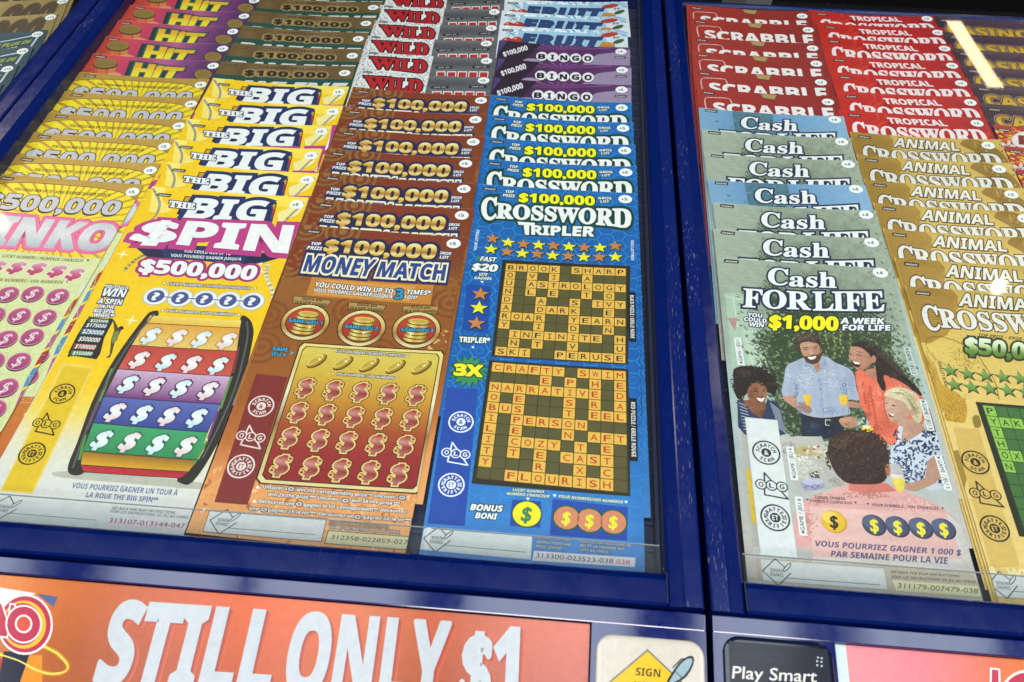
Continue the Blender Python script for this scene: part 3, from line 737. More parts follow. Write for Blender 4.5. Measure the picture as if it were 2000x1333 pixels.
    for s, a, b, c, d, cl in rows:
        A.poly([(a[0]-14, a[1]-5), (b[0]+8, b[1]-5), (c[0]+4, c[1]+6), (d[0]-16, d[1]+6)], C(cl), 4.4); A.text(s, a, b, c, d, C('e6e6e2'), 'b', k=5, shear=.15)
    A.poly([(735, 1080), (745, 1085), (770, 1135), (790, 1122), (805, 1130), (808, 1142), (790, 1150), (770, 1190), (745, 1240), (730, 1300), (715, 1330), (690, 1330), (715, 1310), (725, 1210), (745, 1150), (740, 1110)], C('4c4030'), 5)
    A.poly([(748, 1160), (775, 1155), (765, 1215), (735, 1240), (728, 1210)], C('76804a'), 5.4); A.pell((792, 1135), 14, 11, C('241c18'), 5.5)
    # yellow scan strip with its marks
    A.crop(0, 650, .3376)
    A.poly([(362, 178), (542, 197), (192, 932), (2, 916)], C('e8c860'), 2); A.poly([(372, 190), (528, 206), (184, 920), (14, 906)], C('dcb81e'), 2.4)
    emblems(A, (362, 352), (270, 526), (187, 698), C('26221a'), C('dcb81e'), 6.4)
    # grey foot
    A.poly([(-60, 958), (640, 1003), (1190, 1040), (1170, 1175), (-60, 1085)], C('ced1d0'), 2)
    sign_box(A, [(-60, 965), (600, 1010), (590, 1115), (-60, 1075)], (22, 1012), [(60, 1042), (560, 1083)], k=3)
    A.text('SEE BACK FOR PLAY INSTRUCTIONS.', (652, 1004), (1022, 1032), (1018, 1048), (648, 1020), C('4c4c4e'), 'b', k=4, shear=.15)
    A.text('VOIR LES INSTRUCTIONS DE JEU AU VERSO.', (640, 1023), (1096, 1060), (1092, 1076), (636, 1038), C('4c4c4e'), 'b', k=4, shear=.15)
    A.poly([(620, 1063), (1092, 1100), (1080, 1142), (608, 1112)], C('dcc9cc'), 3)
    A.text('313107-013144-047', (638, 1070), (1074, 1104), (1066, 1130), (630, 1096), C('4a4a50'), 'n', k=4, wt=.01)
    A.o = (0, 0, 1); price(A, A.P((579, 401)), '5'); instant(A, *(A.P((309, 378))))
    return A

# --- brown ticket with gold numbers
def art_match():
    A = Art(TW, 203, mapper(slot((590, 441), (912, 466)), -.5)); rn = random.Random(11)
    A.grid(0, 0, TW, 203, 10, 50, vgrad(0, 203, '80391f', '824521', '98602a', '8e5422', '9a5a22', 'a05a24', 'b86a2e', 'e29a5a', 'e4a468'), 0, foil=.25)
    cen = [(rn.uniform(-8, TW+8), rn.uniform(-6, 118)) for _ in range(34)]
    for i, c in enumerate(cen):
        for r in (11.0, 6.6, 2.4):
            cl = (C('84351e') if (i % 3) else C('8c6430')) if c[1] < 40 else (C('965e2c') if i % 2 else C('854a20'))
            if r == 2.4: A.lell(c, r, r, cl, .2+.01*i)
            else: A.lring(c, r-1.9, r, cl, .2+.01*i, 20, foil=.25)
    # warm foil glints painted as ink slivers, at the lower edge and right side
    for _ in range(420):
        u, v = rn.uniform(0, TW), rn.uniform(158, 202)
        if rn.random() < .3: u, v = rn.uniform(86, TW), rn.uniform(70, 200)
        a = rn.uniform(0, 3.1); s = rn.uniform(1.5, 5)
        A.lpoly([(u, v), (u+s*math.cos(a), v+s*math.sin(a)), (u+s*.7*math.cos(a+.7), v+s*.7*math.sin(a+.7))], C(rn.choice(['eeb27c', 'd8874a', 'f2c79a', 'b8683a', 'f0b070', 'e0a45e'])), .8+.1*rn.random(), foil=.4)
    A.crop(500, 440, .24)
    navy = C('242a58')
    for s, q in (('TOP', [(452, 138), (530, 144), (526, 166), (446, 161)]), ('PRIZE', [(422, 170), (540, 180), (536, 206), (414, 197)]), ('GROS', [(1490, 216), (1590, 222), (1588, 243), (1487, 238)]), ('LOT', [(1500, 248), (1570, 253), (1568, 277), (1496, 271)])):
        A.text(s, *q, WHITE, 'b', out=[(.26, navy)], k=4, wt=.04, shear=.15)
    q = [(572, 118), (1470, 166), (1456, 276), (556, 212)]
    v0, v1 = A.P(q[0])[1]-1, A.P(q[2])[1]+1
    A.text('$100,000', *q, vgrad(v0, v1, 'f3e3a6', 'e2b95a', 'a86f2c', 'f0d88e', 'd9a440'), 'b', out=[(.2, navy), (.06, C('3a2712'))], k=5, wt=.07, shear=.08, sv=8, foil=.3)
    q1, q2 = [(420, 246), (978, 285), (930, 418), (388, 374)], [(1018, 300), (1546, 326), (1532, 450), (982, 418)]
    for s, q in (('MONEY', q1), ('MATCH', q2)): A.text(s, *q, C('2c4488'), 'b', out=[(.3, navy), (.13, C('ece2bc'))], k=6, wt=.05, shear=.05)
    A.poly([(455, 420), (1446, 490), (1420, 648), (408, 572)], C('c98636'), 1.4, foil=.35); A.poly([(520, 440), (1300, 495), (1250, 620), (470, 565)], C('dd9a48'), 1.6, foil=.35)
    ob = C('2a1c14')
    A.text('YOU COULD WIN UP TO', (486, 462), (1120, 522), (1114, 560), (478, 500), WHITE, 'b', out=[(.12, ob)], k=5, wt=.03, shear=.12)
    A.text("VOUS POURRIEZ GAGNER JUSQU'À", (472, 514), (1114, 566), (1110, 598), (466, 540), WHITE, 'b', out=[(.12, ob)], k=5, wt=.02, shear=.12)
    A.text('3', (1140, 518), (1204, 524), (1192, 606), (1126, 600), C('2a8cb4'), 'b', out=[(.08, ob)], k=6, wt=.06)
    A.text('TIMES*', (1228, 526), (1426, 534), (1420, 570), (1222, 560), WHITE, 'b', out=[(.12, ob)], k=5, wt=.03, shear=.12)
    A.text('FOIS*', (1214, 572), (1316, 579), (1312, 606), (1210, 598), WHITE, 'b', out=[(.12, ob)], k=5, wt=.02, shear=.12)
    # three coin windows
    for i, (p, box, t1, t2, g) in enumerate([((400, 790), [(303, 577), (460, 590), (617, 617), (577, 669), (430, 645), (299, 636)], [(380, 588), (540, 606), (536, 624), (376, 606)], [(318, 612), (582, 642), (576, 664), (314, 634)], [(270, 760), (540, 786), (536, 812), (266, 786)]),
                                             ((858, 838), [(752, 627), (910, 640), (1060, 656), (1027, 710), (880, 690), (752, 686)], [(826, 636), (985, 652), (981, 668), (822, 654)], [(766, 662), (1030, 684), (1024, 704), (762, 682)], [(730, 810), (992, 832), (988, 858), (726, 836)]),
                                             ((1305, 853), [(1194, 660), (1340, 656), (1492, 662), (1466, 722), (1330, 712), (1196, 707)], [(1266, 660), (1420, 666), (1417, 682), (1262, 676)], [(1208, 688), (1466, 692), (1462, 712), (1204, 708)], [(1184, 838), (1444, 846), (1440, 870), (1180, 862)])]):
        A.poly(box, C('ac8a4e'), 2); A.line(box, .4, C('2a1c10'), 2.4, closed=True)
        A.text(('QUICK $10', 'QUICK $20', 'QUICK $50')[i], *t1, C('20140a'), 'b', k=3, wt=.03); A.text(('10 $ VITE GAGNÉS', '20 $ VITE GAGNÉS', '50 $ VITE GAGNÉS')[i], *t2, C('20140a'), 'b', k=3, wt=.03)
        c = A.P(p)
        A.lell(c, 13.6, 13.2, C('2a1a10'), 3, n=40); A.lell(c, 13.0, 12.6, vgrad(c[1]-12, c[1]+12, 'e9d79a', 'd9bb6a', 'a8742c', 'e9d9a0'), 3.3, n=40, sv=[c[1]-6, c[1], c[1]+2, c[1]+6], foil=.25)
        A.lell(c, 10.9, 10.5, C('2a1a10'), 3.6, n=40); A.lell(c, 10.4, 10.0, vgrad(c[1]-9, c[1]+9, 'c0402e', '962a22'), 3.9, n=40, sv=[c[1]-3, c[1]+3])
        x0, x1 = c[0]-5.8, c[0]+6.4
        for j in range(6):
            yy = c[1]+7.2-j*2.5; sh = (j % 3-1)*.25
            A.lell((c[0]+.3+sh, yy), 6.6, 2.3, C('5a3d12'), 4.2+j*.5); A.lell((c[0]+.3+sh, yy-.55), 6.4, 2.1, ugrad(x0, x1, 'a87c2a', 'f0dc86', 'c69c3c', 'dcc060', '8c6420'), 4.4+j*.5, su=[x0+3, x0+6, x0+9], foil=.3)
        A.lell((c[0]+.3, c[1]-6.3), 5.2, 1.6, C('d6bc58'), 7.3); A.lell((c[0]+.5, c[1]-6.1), 4.4, 1.2, C('bfa040'), 7.5)
        A.star((c[0]+(3.4, 2.0, -2.4)[i], c[1]+3.4), 1.8, C('fff6da'), 7.6, inner=.18, n=4, local=True)
        A.text('GAME / JEU %d' % (i+1), *g, C('3aa4cc'), 'b', out=[(.2, C('16202c'))], k=8, wt=.04, shear=.1)
    for s, q in (('GAME', [(140, 990), (262, 1003), (258, 1032), (136, 1018)]), ('JEU 4', [(128, 1034), (246, 1046), (242, 1072), (124, 1060)])): A.text(s, *q, C('3aa4cc'), 'b', out=[(.16, C('16202c'))], k=4, wt=.04)
    A.poly([(286, 1026), (312, 1042), (280, 1056)], C('3aa4cc'), 4)
    # main panel
    def rr(p, w): return spline([A.P(x) for x in p], 3)
    A.crop(0, 0, 1)
    cor = [(594, 671), (861, 687), (866, 694), (820, 956), (812, 963), (510, 943), (503, 934), (586, 678)]
    L = [A.P(p) for p in cor]; cx, cy = np.mean(L, 0)
    def inset(d): return [(p[0]+np.sign(cx-p[0])*d, p[1]+np.sign(cy-p[1])*d) for p in L]
    gv = vgrad(L[0][1], L[4][1], 'e8d37e', 'dcc070', 'efe6c4', '8c6230', 'cfae6c', 'e0cc90')
    A.lpoly(inset(-.7), C('2c1c10'), 4); A.lpoly(inset(0), gv, 4.3, foil=.2, sv=np.linspace(L[0][1], L[4][1], 9)[1:-1])
    A.lpoly(inset(1.7), C('2c1c10'), 4.6)
    A.lpoly(inset(2.2), vgrad(L[0][1]+4, L[4][1]-4, 'd6c056', 'd0ac3c', 'c48a2c', 'a85026', '982c26', '8e2422'), 4.9, sv=np.linspace(L[0][1], L[4][1], 14)[1:-1], foil=.15)
    A.crop(500, 440, .24)
    ob = C('2a2018')
    A.text('LUCKY NUMBERS / NUMÉROS CHANCEUX', (658, 1016), (1216, 1054), (1212, 1074), (654, 1036), WHITE, 'b', out=[(.22, ob)], k=6, shear=.15)
    A.text('YOUR NUMBERS / VOS NUMÉROS', (658, 1202), (1126, 1236), (1122, 1256), (654, 1222), WHITE, 'b', out=[(.22, ob)], k=6, shear=.15)
    for p in ((622, 1022), (1246, 1064), (626, 1210), (1154, 1244)): A.poly([(p[0]-14, p[1]-9), (p[0]+14, p[1]-8), (p[0]-1, p[1]+11)], ob, 6); A.poly([(p[0]-9, p[1]-6), (p[0]+9, p[1]-5), (p[0]-1, p[1]+7)], WHITE, 6.5)
    for p in ((490, 1103), (705, 1121), (918, 1137), (1132, 1150), (1343, 1156)):
        A.pell((p[0]+5, p[1]+6), 94, 38, C('3a2810'), 6, rot=-.52); A.pell((p[0]+3, p[1]+3), 86, 31, C('a8842c'), 6.4, rot=-.52, foil=.3)
        A.pell((p[0]-8, p[1]-4), 80, 25, C('dcc65c'), 6.8, rot=-.52, foil=.3); A.pell((p[0]-8, p[1]-4), 62, 17, C('c2a240'), 7, rot=-.52, foil=.3); A.star((p[0]+26, p[1]-12), 1.4, C('fff6d8'), 7.4, inner=.2, n=4)
    A.crop(380, 700, .3)
    for row in ([(725, 188), (906, 202), (1083, 215), (1262, 226), (1445, 236)], [(677, 346), (858, 360), (1042, 375), (1226, 386), (1410, 396)], [(620, 512), (812, 527), (996, 541), (1186, 555), (1371, 566)], [(567, 692), (760, 706), (950, 722), (1141, 735), (1330, 750)]):
        for p in row:
            c = A.P(p); g = (c[0], c[1])
            A.text('$', (c[0]-3.7, c[1]-4.6), (c[0]+3.7, c[1]-4.6), (c[0]+3.7, c[1]+4.6), (c[0]-3.7, c[1]+4.6), vgrad(c[1]-4.5, c[1]+4.5, 'a03026', 'c98a80', '8a2420', 'a86058'), 's',
                   out=[(.12, C('2a1812')), (.075, C('e2c878'))], k=6, wt=.045, shear=.12, local=True, sv=4)
            A.lell((c[0]+3.4, c[1]-3.6), 1.35, 1.2, C('dcc070'), 9); A.lell((c[0]+3.4, c[1]-3.6), .8, .7, C('9c2c26'), 9.3)
            A.lell((c[0]-3.9, c[1]+3.6), 1.45, 1.25, C('dcc070'), 9); A.lell((c[0]-3.9, c[1]+3.6), .85, .75, C('9c2c26'), 9.3)
    A.poly([(400, 100), (606, 124), (346, 956), (128, 938)], C('7c2a24'), 3)
    emblems(A, (434, 313), (366, 512), (303, 704), C('e6d3cf'), C('7c2a24'), 6.6)
    txt = [('Uncover a    , win the corresponding prize.** Uncover a    ,', (448, 824), (1384, 900), (1380, 922), (444, 848)), ('win 2X the prize.*** Uncover a    , win 3X the prize.***', (480, 872), (1340, 936), (1336, 958), (476, 896)),
           ('Découvrez une    , gagnez le lot correspondant**. Découvrez', (420, 918), (1380, 988), (1376, 1010), (416, 942)), ('une    , gagnez 2X le lot***. Découvrez un    , gagnez 3X le lot***.', (360, 964), (1420, 1046), (1416, 1068), (356, 988))]
    for s, *q in txt: A.text(s, *q, C('f0ece6'), 'b', out=[(.17, C('4c4440'))], k=4)
    for p in ((412, 838), (390, 930)): A.poly([(p[0]-14, p[1]+9), (p[0], p[1]-13), (p[0]+16, p[1]+11)], C('f0ece6'), 4)
    for p in ((628, 852), (1352, 908), (982, 928), (680, 950), (452, 986), (1062, 1034)): A.pell(p, 27, 19, C('5c5450'), 5.2); A.pell(p, 20, 13, C('d0ccc6'), 5.5); A.pell(p, 11, 6, C('6c6460'), 5.8)
    sign_box(A, [(100, 988), (860, 1044), (826, 1196), (54, 1130)], (186, 1064), [(215, 1106), (790, 1150)], k=5, edge='6a4a34')
    A.text('SEE BACK FOR PLAY INSTRUCTIONS.', (880, 1062), (1268, 1090), (1264, 1108), (876, 1080), C('c8a690'), 'b', out=[(.2, C('4c3a30'))], k=4, shear=.15)
    A.text('VOIR LES INSTRUCTIONS DE JEU AU VERSO.', (878, 1090), (1340, 1124), (1336, 1144), (874, 1108), C('d6c6ba'), 'b', out=[(.2, C('4c3a30'))], k=4, shear=.15)
    A.poly([(872, 1122), (1412, 1164), (1398, 1250), (846, 1206)], C('d3cba0'), 4); A.line([(872, 1122), (1412, 1164), (1398, 1250), (846, 1206)], .4, C('6a4a34'), 4.4, closed=True)
    A.text('312358-022859-027', (894, 1150), (1392, 1186), (1386, 1214), (886, 1176), C('4a4638'), 'n', k=5.5, wt=.01)
    A.o = (0, 0, 1); price(A, A.P((886, 477)), '5'); instant(A, *A.P((600, 449)), bgc='2c1c18')
    return A

# --- letter puzzle header shared by the puzzle tickets: a tall first and last letter, small ones between
def puzzle_word(A, c, mid, d, out, col=WHITE, k=6, foil=0.0, wt=.05):
    A.text('C', *c, col, 's', out=out, k=k, wt=wt, foil=foil); A.text('D', *d, col, 's', out=out, k=k, wt=wt, foil=foil)
    A.text('ROSSWOR', *mid, col, 's', out=out, k=k, wt=wt, arc=(-.7, .9), foil=foil)
def grid_puzzle(A, q, rows, tile, hole, line, ink, k=5, frame=None, nrow=None):
    a, b, c, d = [A.P(p) for p in q]; n = len(rows); mcol = len(rows[0])
    f = lambda x, y: (a+(b-a)*x)*(1-y)+(d+(c-d)*x)*y
    if frame is not None:
        e = [f(-.035, -.03), f(1.03, -.03), f(1.03, 1.03), f(-.035, 1.03)]; A.lpoly(e, frame, k-.6)
    A.lpoly([f(-.006, -.006), f(1.006, -.006), f(1.006, 1.006), f(-.006, 1.006)], line, k-.3)
    e = .035
    for j, row in enumerate(rows):
        for i, ch in enumerate(row):
            x0, x1, y0, y1 = (i+e)/mcol, (i+1-e)/mcol, (j+e)/n, (j+1-e)/n
            A.lpoly([f(x0, y0), f(x1, y0), f(x1, y1), f(x0, y1)], tile if ch != '.' else hole, k)
            if ch != '.':
                w = .26 if ch != 'I' else .17
                xa, xb, ya, yb = (i+.5-w)/mcol, (i+.5+w)/mcol, (j+.23)/n, (j+.78)/n
                A.text(ch, f(xa, ya), f(xb, ya), f(xb, yb), f(xa, yb), ink, 'm' if ch in 'IJ' else 'n', k=k+.6, local=True, wt=.02)
G1 = ['BROOK.SHARP', 'O.V.I..A...', 'U.ASTROLOGY', 'N.L.E..T.O.', 'D..A..S.IVY', 'A..DARK..E.', 'ROAR..YEARN', 'Y..I..D..N.', '.INFINITE.H', '.N.T..V...U', 'SKI..PERUSE']
G2 = ['CRAFTY.SWIM', '....E.P.H.E', 'NARRATIVE.D', 'O.E...S.R.A', 'BUS...T.EEL', 'I.PERSON...', 'L.E...N.AFT', 'I.COZY.T.E.', 'T.T.E.CAST.', 'Y...R..X.C.', '..FLOURISH.']
def art_blue():
    A = Art(TW, 252, mapper(slot((935, 361), (1242, 379)), -.5)); rn = random.Random(5)
    A.grid(0, 0, TW, 252, 6, 40, vgrad(0, 252, '1862a8', '155ea4', '125ca4', '135aa4', '1860ac', '2a76be', '4080c4'), 0)
    lt = C('2f86cc'); mid = C('2a72bc')
    for i in range(-1, 8):
        for j in range(0, 18):
            c = (i*15+(7.5 if j % 2 else 0), j*13+4)
            A.lring(c, 5.2, 5.8, lt, .3, 6); A.lring(c, 2.0, 2.5, mid, .3, 12)
            for a in range(3): A.lline([(c[0]+5.5*math.cos(a*2.1), c[1]+5.5*math.sin(a*2.1)), (c[0]+8.6*math.cos(a*2.1), c[1]+8.6*math.sin(a*2.1))], .6, lt, .35)
    dg = C('12402e'); A.crop(880, 360, .27)
    for s, q, z in (('TOP', [(398, 46), (460, 50), (456, 68), (393, 64)], .1), ('PRIZE', [(384, 71), (467, 78), (463, 97), (379, 90)], .1), ('GROS', [(1068, 94), (1165, 98), (1163, 113), (1065, 109)], .1), ('LOT', [(1086, 117), (1147, 120), (1145, 137), (1083, 134)], .1)):
        A.text(s, *q, WHITE, 'b', out=[(.2, dg)], k=4, wt=.03)
    A.text('$100,000', (500, 66), (1040, 92), (1040, 154), (494, 126), C('eee81e'), 'b', out=[(.12, dg)], k=5, wt=.06)
    puzzle_word(A, [(228, 104), (334, 104), (326, 256), (226, 248)], [(338, 140), (1176, 182), (1172, 300), (334, 244)], [(1176, 182), (1304, 182), (1300, 322), (1178, 300)], [(.15, dg)], wt=.07)
    A.text('T', (492, 276), (604, 284), (590, 366), (516, 362), WHITE, 'b', out=[(.12, dg)], k=6, wt=.07)
    A.text('RIPLER', (588, 300), (1042, 310), (1034, 378), (588, 364), WHITE, 'b', out=[(.14, dg)], k=6, wt=.07)
    ye, og, st = C('e6e02a'), C('c07c42'), C('1c2c20')
    for i, p in enumerate([(305, 394), (416, 422), (527, 433), (637, 440), (745, 445), (856, 452), (967, 458), (1080, 460), (1192, 448), (292, 471), (408, 489), (518, 501), (627, 505), (738, 516), (850, 520), (963, 528), (1075, 528), (1192, 527)]):
        c = A.P(p); s = (og, ye)[i % 2]
        if i >= 9: s = (ye, og)[(i-9) % 2]
        A.star((c[0]+.25, c[1]+.4), 5.6, st, 3+.02*i, local=True); A.star(c, 4.5, s, 4.2, local=True)
    A.poly([(190, 528), (235, 520), (215, 545), (165, 545)], C('2a8a4a'), 3)
    for s, q, w in (('FAST', [(222, 524), (333, 532), (326, 562), (216, 555)], .05), ('$20', [(166, 572), (342, 584), (334, 634), (160, 618)], .08), ('VITE', [(208, 642), (268, 646), (264, 666), (204, 662)], .03), ('GAGNÉS', [(176, 668), (298, 676), (294, 694), (170, 686)], .03)):
        A.text(s, *q, WHITE, 'b', out=[(.16, dg)], k=5, wt=w, shear=.15)
    A.poly([(216, 700), (244, 702), (228, 716)], WHITE, 5)
    db = C('15489c'); A.poly([(118, 722), (292, 738), (272, 1082), (82, 1052)], db, 1.5)
    for i, p in enumerate([(216, 794), (205, 895), (186, 1006)]):
        c = A.P(p); A.star((c[0]+.3, c[1]+.5), 6.3, st, 3, local=True); A.star(c, 5.2, (og, ye, og)[i], 4, local=True)
    A.text('TRIPLER*', (66, 1104), (288, 1112), (280, 1150), (64, 1142), WHITE, 'b', out=[(.2, dg)], k=5, wt=.06)
    A.poly([(150, 1172), (176, 1174), (162, 1190)], WHITE, 5)
    q = [(402, 572), (1270, 610), (1266, 1297), (318, 1238)]
    A.poly([(376, 548), (1300, 592), (1284, 1306), (294, 1246)], C('2a2614'), 4)
    grid_puzzle(A, q, G1, C('e4b24a'), C('58532c'), C('3a3618'), C('24242e'))
    for (p0, p1, s) in (((1314, 780), (1312, 1140), 'BLACK PUZZLE / GRILLE NOIRE'),):
        a, b = A.P(p0), A.P(p1); x = (a[0]+b[0])/2; A.rect(x-1.9, a[1], x+2.1, b[1], C('16161a'), 4); A.text(s, (x+1.1, a[1]+2.5), (x+1.1, b[1]-2.5), (x-1.0, b[1]-2.5), (x-1.0, a[1]+2.5), WHITE, 'b', k=5, local=True)
    for (p0, p1, s) in (((190, 330), (172, 480), 'YOUR LETTERS'),):
        a, b = A.P(p0), A.P(p1); A.text(s, (a[0], b[1]), (a[0], a[1]), (a[0]+1.7, a[1]), (a[0]+1.7, b[1]), WHITE, 'b', k=5, local=True)
    a, b = A.P((1302, 405)), A.P((1300, 550)); A.text('VOS LETTRES', (a[0]+1.8, a[1]), (a[0]+1.8, b[1]), (a[0]+.1, b[1]), (a[0]+.1, a[1]), WHITE, 'b', k=5, local=True)
    A.crop(820, 700, .33)
    c = A.P((290, 76)); A.star(c, 11.4, C('1c5a3c'), 2, inner=.68, n=15, local=True); A.star(c, 10.4, C('3c8a58'), 2.4, inner=.68, n=15, rot=.05, local=True)
    A.text('3X', (210, 34), (372, 44), (366, 108), (204, 98), C('eee426'), 'b', out=[(.1, dg)], k=5, wt=.1)
    A.poly([(165, 172), (345, 182), (266, 992), (46, 976)], C('2148a0'), 1.5)
    emblems(A, (244, 376), (214, 563), (187, 748), C('e8ecf2'), C('2148a0'), 6.4)
    A.poly([(412, 10), (1234, 64), (1246, 816), (306, 740)], C('2a2614'), 4)
    grid_puzzle(A, [(430, 22), (1220, 76), (1230, 796), (334, 708)], G2, C('e4b24a'), C('58532c'), C('3a3618'), C('b03424'))
    a, b = A.P((1262, 236)), A.P((1264, 608)); x = (a[0]+b[0])/2; A.rect(x-2.0, a[1], x+2.0, b[1], C('16161a'), 4); A.text('RED PUZZLE / GRILLE ROUGE', (x+1.1, a[1]+2.5), (x+1.1, b[1]-2.5), (x-1.0, b[1]-2.5), (x-1.0, a[1]+2.5), WHITE, 'b', k=5, local=True)
    A.text('BONUS', (308, 862), (492, 872), (486, 906), (300, 896), WHITE, 'b', out=[(.16, dg)], k=5, wt=.06, shear=.1); A.text('BONI', (336, 912), (458, 920), (452, 952), (330, 944), WHITE, 'b', out=[(.16, dg)], k=5, wt=.06, shear=.1)
    for s, q in (('LUCKY NUMBER', [(552, 768), (738, 782), (736, 797), (550, 784)]), ('NUMÉRO CHANCEUX', [(518, 790), (770, 808), (768, 825), (515, 807)]), ('YOUR NUMBERS/VOS NUMÉROS', [(822, 806), (1204, 842), (1202, 859), (819, 823)])): A.text(s, *q, WHITE, 'b', out=[(.2, C('2a6a5a'))], k=5, shear=.15)
    for p in ((640, 832), (798, 812), (1220, 850)): A.poly([(p[0]-11, p[1]-8), (p[0]+11, p[1]-7), (p[0], p[1]+10)], WHITE, 5)
    A.poly([(546, 834), (718, 846), (714, 1002), (532, 990)], C('2348a4'), 2); A.poly([(786, 830), (1232, 880), (1226, 1078), (768, 1046)], C('2348a4'), 2)
    c = A.P((633, 920)); A.lell(c, 7.2, 7.0, dg, 4); A.lell(c, 6.6, 6.4, C('eae024'), 4.4); dollar(A, c, 4.6, 10, C('3a7a48'), [], k=5, shear=.1, local=True)
    for p in ((868, 942), (1005, 958), (1145, 968)): c = A.P(p); A.lell(c, 6.7, 6.6, C('1c5a3c'), 4); A.lell(c, 5.9, 5.8, C('cf8460'), 4.6); dollar(A, c, 3.8, 8.5, C('e6dc30'), [], k=5, shear=.1, local=True)
    sign_box(A, [(28, 998), (666, 1048), (656, 1190), (2, 1130)], (103, 1070), [(140, 1104), (628, 1146)], k=5)
    for s, q in (('SEE BACK FOR PLAY', [(690, 1046), (902, 1064), (900, 1080), (688, 1062)]), ('INSTRUCTIONS AND', [(690, 1076), (900, 1094), (898, 1110), (688, 1092)]), ('PRIZE LEGEND.', [(688, 1102), (846, 1116), (844, 1132), (686, 1118)]),
                 ('VOIR LES INSTRUCTIONS DE', [(946, 1070), (1250, 1098), (1248, 1114), (944, 1086)]), ('JEU ET LA LEGENDE DES', [(946, 1096), (1212, 1120), (1210, 1136), (944, 1112)]), ('LOTS AU VERSO.', [(946, 1122), (1122, 1138), (1120, 1154), (944, 1138)])):
        A.text(s, *q, C('b4c0cc'), 'b', out=[(.2, C('3c4a58'))], k=5)
    A.poly([(676, 1138), (1276, 1178), (1272, 1234), (664, 1196)], C('d6d3d8'), 5)
    A.text('313300-023523-038', (690, 1150), (1146, 1186), (1142, 1214), (686, 1176), C('55535c'), 'n', k=6, wt=.015); A.text('038', (1164, 1188), (1242, 1192), (1240, 1218), (1162, 1214), C('c44a5a'), 'n', k=6, wt=.015)
    A.o = (0, 0, 1); price(A, A.P((1221, 390)), '5'); instant(A, *A.P((944, 366)))
    return A

